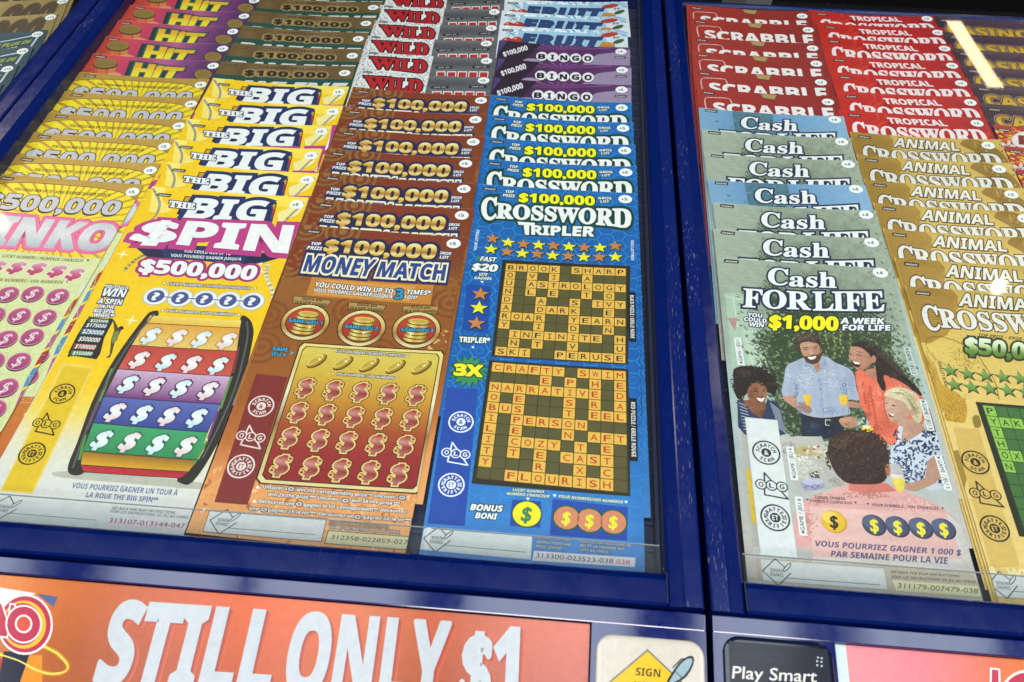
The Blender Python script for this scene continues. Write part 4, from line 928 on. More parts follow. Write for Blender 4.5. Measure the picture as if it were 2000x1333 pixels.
# --- grey-green ticket with the garden party picture
def cash_words(A):
    navy = C('1c2c48'); A.crop(1380, 480, .285)
    A.text('C', (428, 152), (560, 168), (552, 276), (420, 262), WHITE, 's', out=[(.09, navy)], k=9, wt=.03)
    A.text('ash', (572, 182), (884, 186), (888, 290), (566, 278), WHITE, 's', out=[(.09, navy)], k=9, wt=.03)
    A.text('FOR', (256, 296), (706, 322), (712, 440), (250, 420), WHITE, 's', out=[(.1, navy)], k=9, wt=.03, track=-.03)
    A.text('LIFE', (728, 318), (1208, 316), (1218, 448), (732, 444), WHITE, 's', out=[(.1, navy)], k=9, wt=.03, track=-.02)
def art_cash(blue=False):
    A = Art(TW, 200, mapper(slot((1401, 504), (1737, 526)), -.5)); rn = random.Random(21)
    if blue:
        A.grid(0, 0, TW, 200, 8, 10, ugrad(0, TW, '7ea6c4', '5f8cb4', '6f9cc0', '88aecb'), 0)
        A.rect(24, 0, 52, 40, C('4f7488'), .5)
        for _ in range(60):
            u, v = rn.gauss(38, 9), rn.uniform(0, 40); A.lell((u, v), rn.uniform(.6, 2), rn.uniform(.5, 1.4), C(rn.choice(['466a70', '55807c', '6a94a8'])), .8, n=6)
        cash_words(A); A.o = (0, 0, 1); price(A, A.P((1719, 534)), '4'); instant(A, *A.P((1413, 507)))
        return A
    def back(u, v):
        g = vgrad(0, 200, 'a3ae9c', 'a0ab98', 'a2b0a4', 'a9bdb6', 'aab9b8', 'b9b6ac', 'bcb4aa')(u, v)
        n = np.sin(u*.33+1.3*np.sin(v*.21))*np.sin(v*.4+1.1*np.sin(u*.17))+.5*np.sin(u*.9+v*.6)*np.sin(v*.8-u*.3)
        w = np.exp(-((u-58)/34)**2-((v-26)/30)**2)
        return g*(1-.5*w-.13*n*np.clip(w+.35, 0, 1))[..., None]+np.array([.0, .012, -.008])*w[..., None]
    A.grid(0, 0, TW, 200, 30, 60, back, 0)
    for x in range(6): A.lline([(3, 5+x*3.4), (30, 6.5+x*3.4)], .16, C('b4bdae'), .2)
    # house corner with a window on the left, wall on the right
    A.crop(1380, 480, .285)
    A.poly([(125, 330), (240, 320), (330, 560), (480, 900), (470, 1000), (330, 980), (180, 830)], C('a8bfa8'), .4)
    A.poly([(240, 580), (420, 590), (500, 860), (300, 870)], C('b2c6b2'), .6)
    for a, b in (((260, 590), (330, 860)), ((330, 590), (430, 870)), ((255, 690), (450, 700)), ((125, 345), (240, 370)), ((180, 345), (215, 560))): A.line([a, b], .7, C('c6d2c2'), .8)
    A.line([(130, 500), (250, 490), (420, 505)], .4, C('b98a84'), .9); A.poly([(145, 500), (212, 497), (196, 585)], C('b48a82'), .9)
    # foliage: many leaf shapes, dark in the middle of the picture
    T, Cc = [], []
    def leaf(p, s, a, col, k):
        q = A.P(p); ca, sa = math.cos(a), math.sin(a)
        pts = [(0, -s*.5), (s*.22, 0), (0, s*.5), (-s*.22, 0)]
        A.lpoly([(q[0]+x*ca-y*sa, q[1]+x*sa+y*ca) for x, y in pts], C(col), k)
    A.crop(0, 0, 1)
    dark = [(1495, 560), (1560, 575), (1640, 590), (1700, 610), (1738, 640), (1745, 700), (1790, 760), (1700, 800), (1640, 860), (1560, 850), (1525, 830), (1510, 760), (1495, 700), (1480, 660), (1520, 640)]
    A.poly(dark, C('36452e'), 1, smooth=3); A.poly([(1535, 800), (1580, 790), (1590, 850), (1545, 852)], C('33402a'), 1.1)
    import bisect
    poly = [np.array(p) for p in dark]
    def inside(p):
        r = False
        for i in range(len(poly)):
            a, b = poly[i], poly[i-1]
            if (a[1] > p[1]) != (b[1] > p[1]) and p[0] < (b[0]-a[0])*(p[1]-a[1])/(b[1]-a[1])+a[0]: r = not r
        return r
    for _ in range(3600):
        p = (rn.uniform(1440, 1800), rn.uniform(500, 830))
        d = inside(p)
        if p[1] < 570:
            if p[0] > 1490 and rn.random() < .5: leaf(p, rn.uniform(1.5, 4), rn.gauss(.9, .5), rn.choice(['84917a', '7e8c72', '939f8c', '8a957c', '76846a']), 1.5+rn.random()*.2)
        elif d: leaf(p, rn.uniform(1.3, 3.0), rn.uniform(0, 3.1), rn.choice(['42543a', '50624a', '2a3624', '5e7050', '728462', '364630', '84946e', '4a5c40']), 1.5+rn.random()*.4)
        elif rn.random() < .22: leaf(p, rn.uniform(2, 4), rn.uniform(0, 3.1), rn.choice(['66785a', '8a9a80', '55684a', '98a896']), 1.5)
    for i in range(len(poly)):
        a_, b_ = poly[i-1], poly[i]
        for _ in range(int(np.hypot(*(b_-a_))*1.4)):
            p = a_+(b_-a_)*rn.random(); leaf((p[0]+rn.gauss(0, 9), p[1]+rn.gauss(0, 8)), rn.uniform(1.4, 3.4), rn.uniform(0, 3.1), rn.choice(['56684a', '6a7c5c', '42543a', '7e9070', '36482e', '8ea084']), 1.95)
    for x in (1585, 1600, 1612, 1628, 1642, 1660):
        y = rn.uniform(640, 655)
        for j in range(7): leaf((x+j*rn.uniform(-.5, 1.6), y+j*8), 2.6, rn.gauss(.1, .2), rn.choice(['8c9a52', '7c8a48', '98a45e']), 2)
    cash_words(A); A.crop(1380, 480, .285); navy = C('1c2850')
    for s, q in (('YOU', [(285, 460), (382, 470), (380, 494), (278, 486)]), ('COULD', [(262, 490), (412, 504), (410, 530), (256, 516)]), ('WIN', [(295, 524), (394, 534), (390, 560), (288, 552)])): A.text(s, *q, WHITE, 'b', out=[(.2, navy)], k=9, wt=.05)
    A.text('$1,000', (436, 478), (900, 492), (898, 582), (430, 560), C('f2e71a'), 'b', out=[(.1, C('23301c'))], k=9, wt=.08)
    for s, q in (('A WEEK', [(924, 496), (1220, 500), (1214, 538), (918, 534)]), ('FOR LIFE', [(936, 544), (1258, 546), (1256, 582), (932, 580)])): A.text(s, *q, WHITE, 'b', out=[(.14, navy)], k=9, wt=.06)
    # --- the picture: five people at a garden table
    A.crop(1430, 600, .195)
    sk1, sk2, sk3 = C('7e5139'), C('b98a70'), C('b68068')
    # man in a pale blue shirt
    A.spoly([(690, 1060), (1140, 1110), (1110, 1260), (900, 1333), (700, 1333)], C('232a3c'), 3)
    A.spoly([(735, 1070), (1140, 1100), (1130, 1150), (740, 1120)], C('26221f'), 3.2); A.line([(935, 1128), (935, 1180), (985, 1188)], .45, C('c8c4bc'), 3.4); A.line([(935, 1128), (985, 1132)], .45, C('c8c4bc'), 3.4)
    A.spoly([(505, 870), (600, 880), (700, 960), (800, 1030), (770, 1065), (660, 1030), (530, 940)], sk2, 3.1, smooth=2)
    A.spoly([(730, 505), (640, 540), (545, 590), (520, 720), (500, 880), (640, 890), (650, 960), (700, 1065), (900, 1110), (1140, 1080), (1180, 1050), (1160, 930), (1270, 930), (1240, 800), (1220, 680), (1160, 610), (1040, 560), (920, 490)], lambda u, v: C('a9b2c6')*(1-.13*np.sin(u*.5+1)[..., None]**2), 3.4, smooth=3, su=np.linspace(20, 75, 24))
    for _ in range(150):
        p = (rn.uniform(540, 1220), rn.uniform(600, 1070)); A.pell(p, 4, 3, C(rn.choice(['8c98b8', 'bcc4d4', '98a4c0'])), 3.6, n=5)
    A.line([(640, 780), (650, 890)], .4, C('7680a0'), 3.7); A.line([(1130, 760), (1160, 930), (1165, 1060)], .4, C('7680a0'), 3.7); A.line([(860, 640), (900, 900), (915, 1100)], .3, C('8890ac'), 3.7)
    for p in ((865, 730), (885, 825), (900, 925), (915, 1022)): A.pell(p, 7, 7, C('34385a'), 3.8, n=8)
    A.spoly([(800, 560), (880, 520), (870, 640), (850, 660)], sk2, 3.8)
    A.spoly([(728, 505), (760, 570), (845, 660), (760, 600), (725, 600)], C('8f9cbc'), 3.9); A.spoly([(915, 490), (955, 570), (870, 655), (905, 580)], C('8f9cbc'), 3.9)
    A.spoly([(925, 600), (955, 560), (995, 740), (940, 752)], C('a6a9b2'), 4)
    A.spoly([(1075, 1120), (1200, 1095), (1260, 1140), (1230, 1195), (1130, 1210), (1080, 1160)], sk2, 3.9, smooth=2); A.spoly([(660, 960), (740, 960), (800, 1030), (770, 1065), (680, 1035)], C('a97b62'), 3.6, smooth=2)
    A.spoly([(708, 876), (790, 880), (785, 990), (740, 985)], C('e6bc2c'), 4.2); A.spoly([(1065, 880), (1155, 880), (1150, 985), (1090, 970)], C('e6bc2c'), 4.2)
    A.spoly([(625, 400), (640, 320), (700, 270), (780, 258), (850, 290), (895, 370), (890, 440), (870, 470), (680, 450), (640, 440)], C('46372e'), 4.4, smooth=3)
    for _ in range(60):
        p = (rn.uniform(635, 885), rn.uniform(268, 375)); A.pell(p, 16, 7, C(rn.choice(['5c4a40', '382c26', '6a584c', '423430'])), 4.6+.1*rn.random(), rot=rn.uniform(0, 3), n=7)
    A.spoly([(680, 375), (740, 350), (850, 365), (880, 420), (880, 500), (850, 560), (790, 570), (730, 530), (700, 460)], sk2, 4.8, smooth=3)
    A.spoly([(712, 490), (745, 495), (800, 480), (865, 470), (892, 440), (890, 510), (850, 562), (790, 572), (740, 545)], C('53392d'), 5, smooth=3)
    A.spoly([(760, 500), (800, 500), (840, 488), (832, 515), (795, 528), (768, 518)], C('ece4dc'), 5.2, smooth=2)
    for p in ((735, 430), (832, 422)): A.pell((p[0], p[1]-4), 22, 5, C('6a4838'), 5.2, rot=.05, n=10); A.line([(p[0]-26, p[1]-22), (p[0]+24, p[1]-24)], .5, C('4a352a'), 5.2)
    A.spoly([(772, 430), (800, 425), (815, 470), (778, 474)], C('c79a80'), 5.1, smooth=2); A.pell((700, 430), 12, 30, C('a87860'), 4.7)
    # woman with dark curls, striped top
    A.spoly([(10, 640), (60, 600), (180, 590), (310, 620), (420, 720), (450, 800), (420, 880), (340, 850), (150, 860), (110, 930), (40, 900), (20, 760)], C('2a211e'), 4.2, smooth=3)
    for _ in range(190):
        a = rn.uniform(0, 6.28); r = math.sqrt(rn.random()); p = (225+225*r*math.cos(a), 745+150*r*math.sin(a)); A.pell(p, 13, 7, C(rn.choice(['3a2e29', '201917', '463832', '2c2320'])), 4.4+.1*rn.random(), rot=rn.uniform(0, 3), n=6)
    A.spoly([(50, 930), (110, 930), (170, 1010), (290, 1110), (350, 930), (440, 950), (510, 1080), (530, 1270), (480, 1290), (130, 1280), (60, 1200)], C('2c3a56'), 4.8)
    for i in range(9): A.line([(70+i*6, 960+i*33), (140+i*8, 990+i*30)], .5, C('a8b0bc'), 5); A.line([(380+i*10, 960+i*30), (480+i*7, 1040+i*27)], .5, C('a8b0bc'), 5)
    A.spoly([(110, 930), (330, 930), (340, 1010), (290, 1112), (200, 1060)], sk1, 5)
    A.spoly([(150, 760), (240, 740), (330, 790), (350, 870), (320, 960), (270, 985), (190, 950), (150, 870)], C('8a5a40'), 5.3, smooth=3)
    A.spoly([(20, 800), (140, 720), (270, 720), (350, 800), (300, 790), (240, 760), (170, 800), (145, 870), (100, 900), (40, 890)], C('2a211e'), 5.6, smooth=2)
    A.spoly([(245, 905), (290, 915), (325, 905), (310, 945), (275, 948)], C('efe6e0'), 5.6, smooth=2); A.line([(240, 902), (290, 912), (330, 900)], .5, C('7c3a34'), 5.7); A.pell((237, 845), 18, 7, C('2c1c16'), 5.6, n=10); A.pell((312, 838), 15, 7, C('2c1c16'), 5.6, n=10)
    A.line([(212, 822), (258, 820)], .45, C('2c1c16'), 5.6); A.spoly([(272, 840), (300, 880), (272, 888)], C('a06c50'), 5.5); A.lring(A.P((130, 910)), 1.2, 1.5, C('c0aa70'), 5.6)
    # laughing woman in a coral top, long dark hair
    A.crop(1600, 620, .21)
    A.spoly([(335, 510), (420, 500), (520, 560), (640, 520), (780, 590), (860, 680), (1000, 780), (960, 1000), (820, 1100), (700, 1185), (610, 1170), (480, 1040), (440, 900), (390, 840), (360, 700)], C('d96a50'), 5, smooth=2)
    for a, b in (((470, 640), (540, 1040)), ((560, 600), (640, 980)), ((400, 600), (430, 800)), ((760, 640), (820, 700))): A.line([a, b], 1.2, C('c4583f'), 5.1)
    for i in range(9): A.line([(530+i*22, 1085+i*6), (540+i*22, 1150+i*5)], .5, C('ee8a70'), 5.2)
    A.spoly([(430, 490), (520, 470), (560, 560), (500, 580), (440, 540)], sk3, 5.3)
    A.spoly([(300, 270), (360, 228), (450, 235), (560, 290), (620, 380), (680, 470), (800, 570), (900, 640), (955, 720), (930, 725), (850, 660), (720, 580), (600, 540), (620, 640), (600, 690), (540, 600), (520, 440), (480, 380), (400, 300)], C('2d2120'), 5.6, smooth=3)
    for i in range(16):
        t = i/16; A.line([(430+150*t, 250+90*t), (600+80*t, 420-30*t), (880+50*t, 640+70*t)], .25, C(rn.choice(['45342f', '1f1716', '54403a'])), 5.8, smooth=4)
    A.spoly([(300, 275), (380, 280), (450, 330), (490, 400), (470, 450), (400, 495), (340, 480), (310, 410), (275, 370), (285, 320)], sk3, 6, smooth=3)
    A.spoly([(312, 415), (350, 420), (388, 430), (375, 462), (335, 462)], C('4a1f1c'), 6.2, smooth=2); A.spoly([(314, 412), (350, 418), (386, 428), (372, 440), (330, 432)], C('f0e8e2'), 6.4); A.pell((372, 350), 26, 8, C('2a1a16'), 6.3, rot=.25, n=10); A.line([(340, 318), (400, 332)], .45, C('2a1a16'), 6.3); A.pell((292, 345), 12, 6, C('2a1a16'), 6.3, n=8)
    A.spoly([(280, 350), (305, 340), (312, 385), (278, 378)], C('c48e76'), 6.2); A.pell((505, 390), 22, 34, sk3, 6)
    A.spoly([(260, 780), (380, 800), (385, 840), (270, 835)], sk3, 5.2, smooth=2)
    A.spoly([(180, 725), (262, 735), (255, 822), (200, 810)], C('e6bc2c'), 6)
    # fair-haired woman in a blue and white print
    A.spoly([(1010, 840), (1070, 880), (1140, 1090), (1020, 1050), (960, 920)], C('9c2a2e'), 5.6)
    A.spoly([(720, 960), (900, 940), (1000, 1050), (900, 1130), (780, 1180), (740, 1080)], C('b98e78'), 6)
    A.spoly([(735, 1020), (780, 1030), (760, 1150), (860, 1130), (990, 1050), (1100, 1080), (1180, 1180), (1230, 1333), (1150, 1600), (900, 1560), (680, 1420), (665, 1240), (720, 1160)], C('c4cbd6'), 6.3, smooth=2)
    for _ in range(330):
        p = (rn.uniform(690, 1210), rn.uniform(1040, 1560))
        if p[0] < 760 and p[1] > 1450: continue
        if p[1] < 1130 and p[0] > 770 and p[0] < 960: continue
        A.pell(p, rn.uniform(9, 26), rn.uniform(5, 12), C(rn.choice(['2c426a', '37507c', '243656'])), 6.5, rot=rn.uniform(0, 3), n=7)
    A.spoly([(605, 715), (650, 670), (750, 650), (870, 690), (940, 780), (950, 960), (880, 960), (800, 800), (700, 760), (630, 740)], C('d0c29a'), 6.6, smooth=3)
    for i in range(26): 
        t = rn.random(); A.line([(640+120*t, 700-30*t), (780+80*t, 740), (890+40*t, 900)], .22, C(rn.choice(['e4dab8', 'b5a57c', 'c8b98e'])), 6.8, smooth=3)
    A.spoly([(615, 750), (700, 755), (800, 800), (840, 900), (790, 960), (720, 985), (660, 960), (630, 900), (612, 840)], C('c29a84'), 7, smooth=3)
    A.spoly([(640, 890), (700, 905), (708, 915), (680, 930), (650, 925)], C('7c3834'), 7.2); A.spoly([(640, 890), (706, 908), (680, 918)], C('f0e8e4'), 7.3); A.pell((690, 822), 22, 7, C('4a352c'), 7.2, rot=.25, n=9); A.pell((625, 800), 10, 6, C('4a352c'), 7.2, n=8); A.spoly([(618, 800), (650, 850), (622, 860)], C('d2aa94'), 7.2); A.pell((860, 885), 24, 34, C('bd937c'), 7.2)
    A.spoly([(1000, 1340), (1130, 1280), (1150, 1480), (900, 1620), (760, 1560), (980, 1500)], C('b48a74'), 6.8, smooth=2)
    # table, glasses, and the head seen from behind
    A.crop(1400, 800, .2925)
    A.spoly([(420, 180), (700, 180), (760, 330), (900, 500), (560, 560), (500, 470), (160, 330), (150, 140)], C('b9b5ac'), 3.6)
    A.pell((600, 280), 90, 34, C('b5a57a'), 3.8); A.pell((690, 265), 50, 30, C('c8bcae'), 3.9)
    for _ in range(40): A.pell((rn.uniform(520, 760), rn.uniform(235, 330)), 10, 7, C(rn.choice(['8a4438', 'd8cfae', '94a45c', 'c8b04a', 'e6dcc8'])), 4, n=7)
    A.pell((640, 500), 80, 40, C('9c9cba'), 4); A.pell((640, 480), 72, 24, C('b9b9cc'), 4.2); A.spoly([(615, 428), (670, 408), (690, 460), (630, 455)], C('54584e'), 4)
    A.spoly([(965, 115), (1042, 122), (1046, 190), (985, 165)], C('e8c230'), 6.8); A.spoly([(1000, 130), (965, 108), (1040, 110)], C('efe2a8'), 6.9)
    A.spoly([(880, 500), (1000, 480), (1130, 490), (1300, 560), (1480, 640), (1620, 760), (1680, 900), (1690, 960), (540, 920), (520, 760), (540, 640), (700, 560)], C('d6a29c'), 7.2, smooth=2)
    A.spoly([(880, 495), (1130, 490), (1200, 545), (1010, 560), (880, 540)], C('cc7468'), 7.4); A.spoly([(620, 650), (1530, 690), (1640, 990), (640, 985)], C('dab0a8'), 7.6)
    A.spoly([(1530, 690), (1620, 760), (1680, 890), (1690, 1060), (1640, 1000)], C('c2bcb8'), 7.7)
    A.spoly([(240, 915), (540, 925), (640, 985), (640, 1060), (240, 985)], C('b9b6ae'), 7.7); A.spoly([(640, 985), (1640, 1000), (1680, 1075), (640, 1050)], C('c9c0bb'), 7.7)
    A.spoly([(740, 250), (770, 180), (850, 138), (960, 140), (1060, 170), (1130, 250), (1150, 340), (1140, 440), (1100, 490), (1000, 500), (870, 490), (790, 420), (750, 330)], C('3a2822'), 7.8, smooth=3)
    for _ in range(330):
        a = rn.uniform(0, 6.28); r = math.sqrt(rn.random()); A.pell((945+190*r*math.cos(a), 318+165*r*math.sin(a)), 11, 6, C(rn.choice(['47332b', '33231e', '523c33', '2e1f1a'])), 8+.1*rn.random(), rot=rn.uniform(0, 3), n=6)
    A.pell((1140, 405), 18, 42, C('a86a48'), 8.3)
    A.spoly([(1152, 370), (1222, 368), (1256, 480), (1240, 545), (1205, 540), (1165, 450)], C('b4b0b0'), 8.3, smooth=2); A.spoly([(1162, 440), (1246, 455), (1254, 500), (1238, 548), (1205, 542)], C('e0cc4e'), 8.5, smooth=2); A.spoly([(1160, 430), (1240, 440), (1246, 465), (1166, 455)], C('ded6c8'), 8.6)
    A.spoly([(160, 140), (200, 140), (285, 925), (245, 970), (180, 560)], C('b0ada4'), 4); A.spoly([(195, 395), (240, 400), (275, 760), (235, 760)], C('c9ac2c'), 4.2)
    # halftone light and shade of the printed photograph
    rd = random.Random(77)
    def DD(lst, k, size):
        for x, y, rx, ry, cl, n in lst: A.dots((x, y), rx, ry, cl, n, k, rd, size)
    A.crop(1430, 600, .195)
    DD([(765, 385, 60, 22, 'd3a88c', 26), (715, 465, 26, 20, 'c08068', 14), (855, 455, 26, 22, 'a87058', 18), (880, 420, 16, 50, '8e6450', 18), (790, 455, 14, 22, 'cfa288', 8)], 5.4, .3)
    DD([(850, 610, 36, 46, '8e6450', 26), (730, 300, 80, 26, '6e5a4e', 30), (850, 340, 40, 60, '30241f', 26)], 5.4, .34)
    DD([(560, 930, 60, 40, 'c39a80', 22), (690, 1010, 70, 24, '8e6450', 26), (1150, 1170, 70, 26, '8e6450', 26), (1130, 1130, 60, 20, 'cfa288', 18)], 5.4, .34)
    DD([(640, 820, 26, 90, '7a86a8', 46), (1120, 830, 40, 150, '7884a6', 90), (760, 720, 110, 120, 'c2cad8', 110), (980, 720, 90, 130, 'bcc4d4', 90), (700, 1000, 60, 60, '8490b0', 40), (1010, 1040, 120, 40, '8490b0', 60), (560, 680, 30, 90, 'c2cad8', 36), (1200, 760, 40, 120, '8a96b4', 50), (890, 860, 20, 200, '8e9aba', 50)], 4.05, .42)
    DD([(800, 1200, 80, 60, '3a4560', 40), (960, 1230, 80, 60, '141a28', 50)], 3.5, .45)
    DD([(290, 815, 50, 50, 'a9795c', 36), (195, 880, 34, 60, '5a3826', 34), (250, 765, 60, 18, '9c6c50', 20), (270, 955, 46, 18, '6a4430', 22), (325, 880, 16, 26, 'b88868', 12)], 5.75, .3)
    DD([(230, 1010, 80, 40, '96664a', 40), (300, 1060, 30, 40, '5e3c2a', 26), (140, 970, 34, 30, '9c6c50', 18)], 5.3, .34)
    for _ in range(240):
        a_ = rd.uniform(2.6, 6.6); r_ = rd.uniform(.94, 1.13); A.pell((225+215*r_*math.cos(a_), 750+152*r_*math.sin(a_)), 8, 4, C(rd.choice(['2e2521', '3a2e29', '221a18'])), 4.15, rot=rd.uniform(0, 3), n=5)
    DD([(120, 660, 90, 40, '4a3a33', 40), (330, 690, 80, 60, '1c1513', 50)], 5.9, .4)
    A.crop(1600, 620, .21)
    DD([(350, 330, 50, 40, 'd6a88e', 34), (420, 420, 44, 50, 'c48870', 30), (455, 450, 30, 40, '8e5e48', 26), (400, 480, 50, 14, '9a6650', 20), (330, 380, 20, 16, 'd8a890', 10), (500, 540, 40, 40, '9a6650', 26)], 6.45, .3)
    DD([(560, 340, 60, 60, '54403a', 34), (700, 540, 60, 40, '4c3832', 34), (470, 262, 60, 20, '5a463e', 24), (560, 520, 30, 90, '18100f', 34)], 5.95, .36)
    DD([(460, 820, 30, 150, 'b44e38', 70), (600, 1000, 90, 90, 'c2583f', 90), (560, 720, 70, 110, 'ee8c72', 90), (720, 660, 90, 60, 'ee8c72', 60), (520, 1060, 60, 60, 'a8452f', 50), (390, 660, 24, 90, 'ec8a70', 36), (660, 860, 60, 110, 'b9523a', 60)], 5.3, .45)
    DD([(670, 810, 40, 44, 'dcb69e', 34), (760, 900, 50, 60, 'a87e68', 44), (700, 965, 60, 16, '94705c', 24), (645, 880, 16, 14, 'd8a08c', 8), (860, 1040, 60, 50, 'a87e68', 34), (800, 1080, 60, 30, 'd2aa92', 24)], 7.45, .3)
    DD([(700, 690, 80, 24, 'ece2c2', 44), (860, 760, 50, 60, 'b09c70', 44), (900, 880, 34, 60, '9c8860', 34), (780, 740, 60, 30, 'e2d6b2', 34)], 6.95, .34)
    A.crop(1400, 800, .2925)
    DD([(830, 215, 70, 50, '5e473b', 90), (1080, 400, 60, 90, '1f1411', 110), (930, 430, 90, 50, '2a1c17', 70), (960, 170, 110, 24, '5a4438', 60)], 8.2, .4)
    for _ in range(260):
        a_ = rd.uniform(2.7, 6.5); r_ = rd.uniform(.96, 1.06); A.pell((945+205*r_*math.cos(a_), 320+182*r_*math.sin(a_)), 7, 4, C(rd.choice(['3a2822', '47332b', '2e1f1a'])), 7.75, rot=rd.uniform(0, 3), n=5)
    DD([(1000, 570, 160, 24, 'b4766c', 90), (700, 600, 120, 40, 'c48c84', 80), (1300, 640, 160, 50, 'e2b6b0', 90), (620, 760, 60, 110, 'c08880', 80)], 7.5, .5)
    DD([(600, 400, 110, 60, 'd2cfc6', 80), (480, 260, 50, 50, '8e8a7e', 50), (800, 480, 60, 30, '96928a', 50), (640, 520, 80, 20, '7c7c9c', 34), (560, 330, 60, 30, 'e2dfd6', 40)], 4.3, .5)
    # scan strip and small boxes
    A.poly([(188, 52), (404, 72), (542, 998), (292, 982)], C('d8dcda'), 9); A.line([(188, 52), (404, 72), (542, 998), (292, 982)], .3, C('aab0b0'), 9.1, closed=True)
    emblems(A, (330, 288), (365, 508), (390, 722), C('2c2c30'), C('d8dcda'), 6.9, 10)
    for tri, nums in (((462, 248, 545, 472), 'GAME / JEU 4'), ((520, 582, 604, 842), 'GAME / JEU 6'), ((1450, 306, 1572, 540), 'GAME / JEU 5')):
        x0, y0, x1, y1 = tri; up = nums[-1] in '46'
        a, b = A.P(((x0+25), y0)), A.P(((x1-25), y1)); w = 1.8
        p0, p1 = (a[0], a[1]), (b[0], b[1])
        A.lpoly([(p0[0]-w, p0[1]), (p0[0]+w, p0[1]), (p1[0]+w, p1[1]), (p1[0]-w, p1[1])], C('e2e4e2'), 9)
        if up: A.text(nums, (p1[0]-.95, p1[1]-2.6), (p0[0]-.95, p0[1]+1.0), (p0[0]+.95, p0[1]+1.0), (p1[0]+.95, p1[1]-2.6), BLACK, 'n', k=9.5, local=True, wt=.02); A.lpoly([(p1[0]-.9, p1[1]-2.2), (p1[0]+.9, p1[1]-2.2), (p1[0], p1[1]-.8)], BLACK, 9.5)
        else: A.text(nums, (p0[0]+.95, p0[1]+2.6), (p1[0]+.95, p1[1]-1.0), (p1[0]-.95, p1[1]-1.0), (p0[0]-.95, p0[1]+2.6), BLACK, 'n', k=9.5, local=True, wt=.02); A.lpoly([(p0[0]-.9, p0[1]+.8), (p0[0]+.9, p0[1]+.8), (p0[0], p0[1]+2.2)], BLACK, 9.5)
    A.crop(1600, 620, .21)
    for x0, y0, x1, y1, nums in ((812, 280, 886, 540, 'GAME / JEU 2'), (960, 764, 1040, 1056, 'GAME / JEU 3')):
        p0, p1 = A.P((x0, y0)), A.P((x1, y1)); w = 1.8
        A.lpoly([(p0[0]-w, p0[1]), (p0[0]+w, p0[1]), (p1[0]+w, p1[1]), (p1[0]-w, p1[1])], C('d6dad8' if nums[-1] == '3' else 'b9c8c4'), 9)
        A.text(nums, (p0[0]+.95, p0[1]+2.6), (p1[0]+.95, p1[1]-1.0), (p1[0]-.95, p1[1]-1.0), (p0[0]-.95, p0[1]+2.6), BLACK, 'n', k=9.5, local=True, wt=.02); A.lpoly([(p0[0]-.9, p0[1]+.8), (p0[0]+.9, p0[1]+.8), (p0[0], p0[1]+2.2)], BLACK, 9.5)
    A.crop(1430, 600, .195)
    p0, p1 = A.P((50, 306)), A.P((92, 584)); w = 1.9
    A.lpoly([(p0[0]-w, p0[1]), (p0[0]+w, p0[1]), (p1[0]+w, p1[1]), (p1[0]-w, p1[1])], C('dfe2e0'), 9)
    A.text('GAME / JEU 1', (p1[0]-.95, p1[1]-2.6), (p0[0]-.95, p0[1]+1.0), (p0[0]+.95, p0[1]+1.0), (p1[0]+.95, p1[1]-2.6), BLACK, 'n', k=9.5, local=True, wt=.02); A.lpoly([(p1[0]-.9, p1[1]-2.2), (p1[0]+.9, p1[1]-2.2), (p1[0], p1[1]-.8)], BLACK, 9.5)
    # lower words and symbols
    A.crop(1400, 800, .2925); ob = C('2a2430')
    for s, q in (('LUCKY SYMBOL', [(660, 578), (862, 586), (860, 604), (658, 596)]), ('SYMBOLE CHANCEUX', [(622, 600), (904, 616), (902, 634), (620, 618)]), ('YOUR SYMBOLS / VOS SYMBOLES', [(1032, 626), (1480, 650), (1478, 670), (1030, 644)])): A.text(s, *q, ob, 'b', k=9, wt=.01)
    for p in ((926, 622), (1008, 630), (1506, 660), (604, 602)): A.poly([(p[0]-9, p[1]-7), (p[0]+9, p[1]-6), (p[0], p[1]+9)], ob, 9)
    c = A.P((782, 748)); A.lell(c, 5.9, 5.8, C('c8962a'), 9); A.lell((c[0]-.3, c[1]-.3), 5.5, 5.4, C('e0b42a'), 9.2); A.lell((c[0]-1.5, c[1]-2), 3.6, 3, C('e9cc5a'), 9.3); dollar(A, c, 3.8, 8.6, C('2c2820'), [], k=9.6, shear=.1, local=True)
    for p in ((1050, 772), (1206, 782), (1362, 792), (1514, 798)): c = A.P(p); A.lell(c, 5.5, 5.4, C('2a2e44'), 9); A.lell((c[0]-.3, c[1]-.3), 5.1, 5.0, C('444b66'), 9.2); A.lell((c[0]-1.2, c[1]-1.6), 4, 3.4, C('565e7a'), 9.3); dollar(A, c, 3.8, 8.6, C('e6d83a'), [], k=9.6, shear=.1, local=True)
    nv = C('4a4a72')
    A.text('VOUS POURRIEZ GAGNER 1 000 $', (656, 874), (1632, 936), (1626, 974), (652, 910), nv, 'b', k=9, wt=.02); A.text('PAR SEMAINE POUR LA VIE', (766, 942), (1542, 988), (1538, 1030), (762, 980), nv, 'b', k=9, wt=.02)
    A.poly([(255, 990), (1700, 1075), (1790, 1260), (280, 1140)], C('b3a894'), 8.4)
    sign_box(A, [(292, 1000), (1112, 1062), (1138, 1200), (312, 1140)], (400, 1084), [(465, 1124), (1090, 1170)], k=9)
    A.text('SEE BACK FOR PLAY INSTRUCTIONS.', (1160, 1074), (1622, 1104), (1620, 1120), (1158, 1090), C('4a463e'), 'b', k=9); A.text('VOIR LES INSTRUCTIONS DE JEU AU VERSO.', (1166, 1106), (1734, 1142), (1732, 1160), (1164, 1124), C('4a463e'), 'b', k=9)
    A.poly([(1170, 1138), (1740, 1180), (1764, 1252), (1196, 1208)], C('d6d2a4'), 9); A.text('311179-007479-038', (1210, 1156), (1742, 1196), (1742, 1228), (1206, 1190), C('4a4636'), 'n', k=9.6, wt=.01)
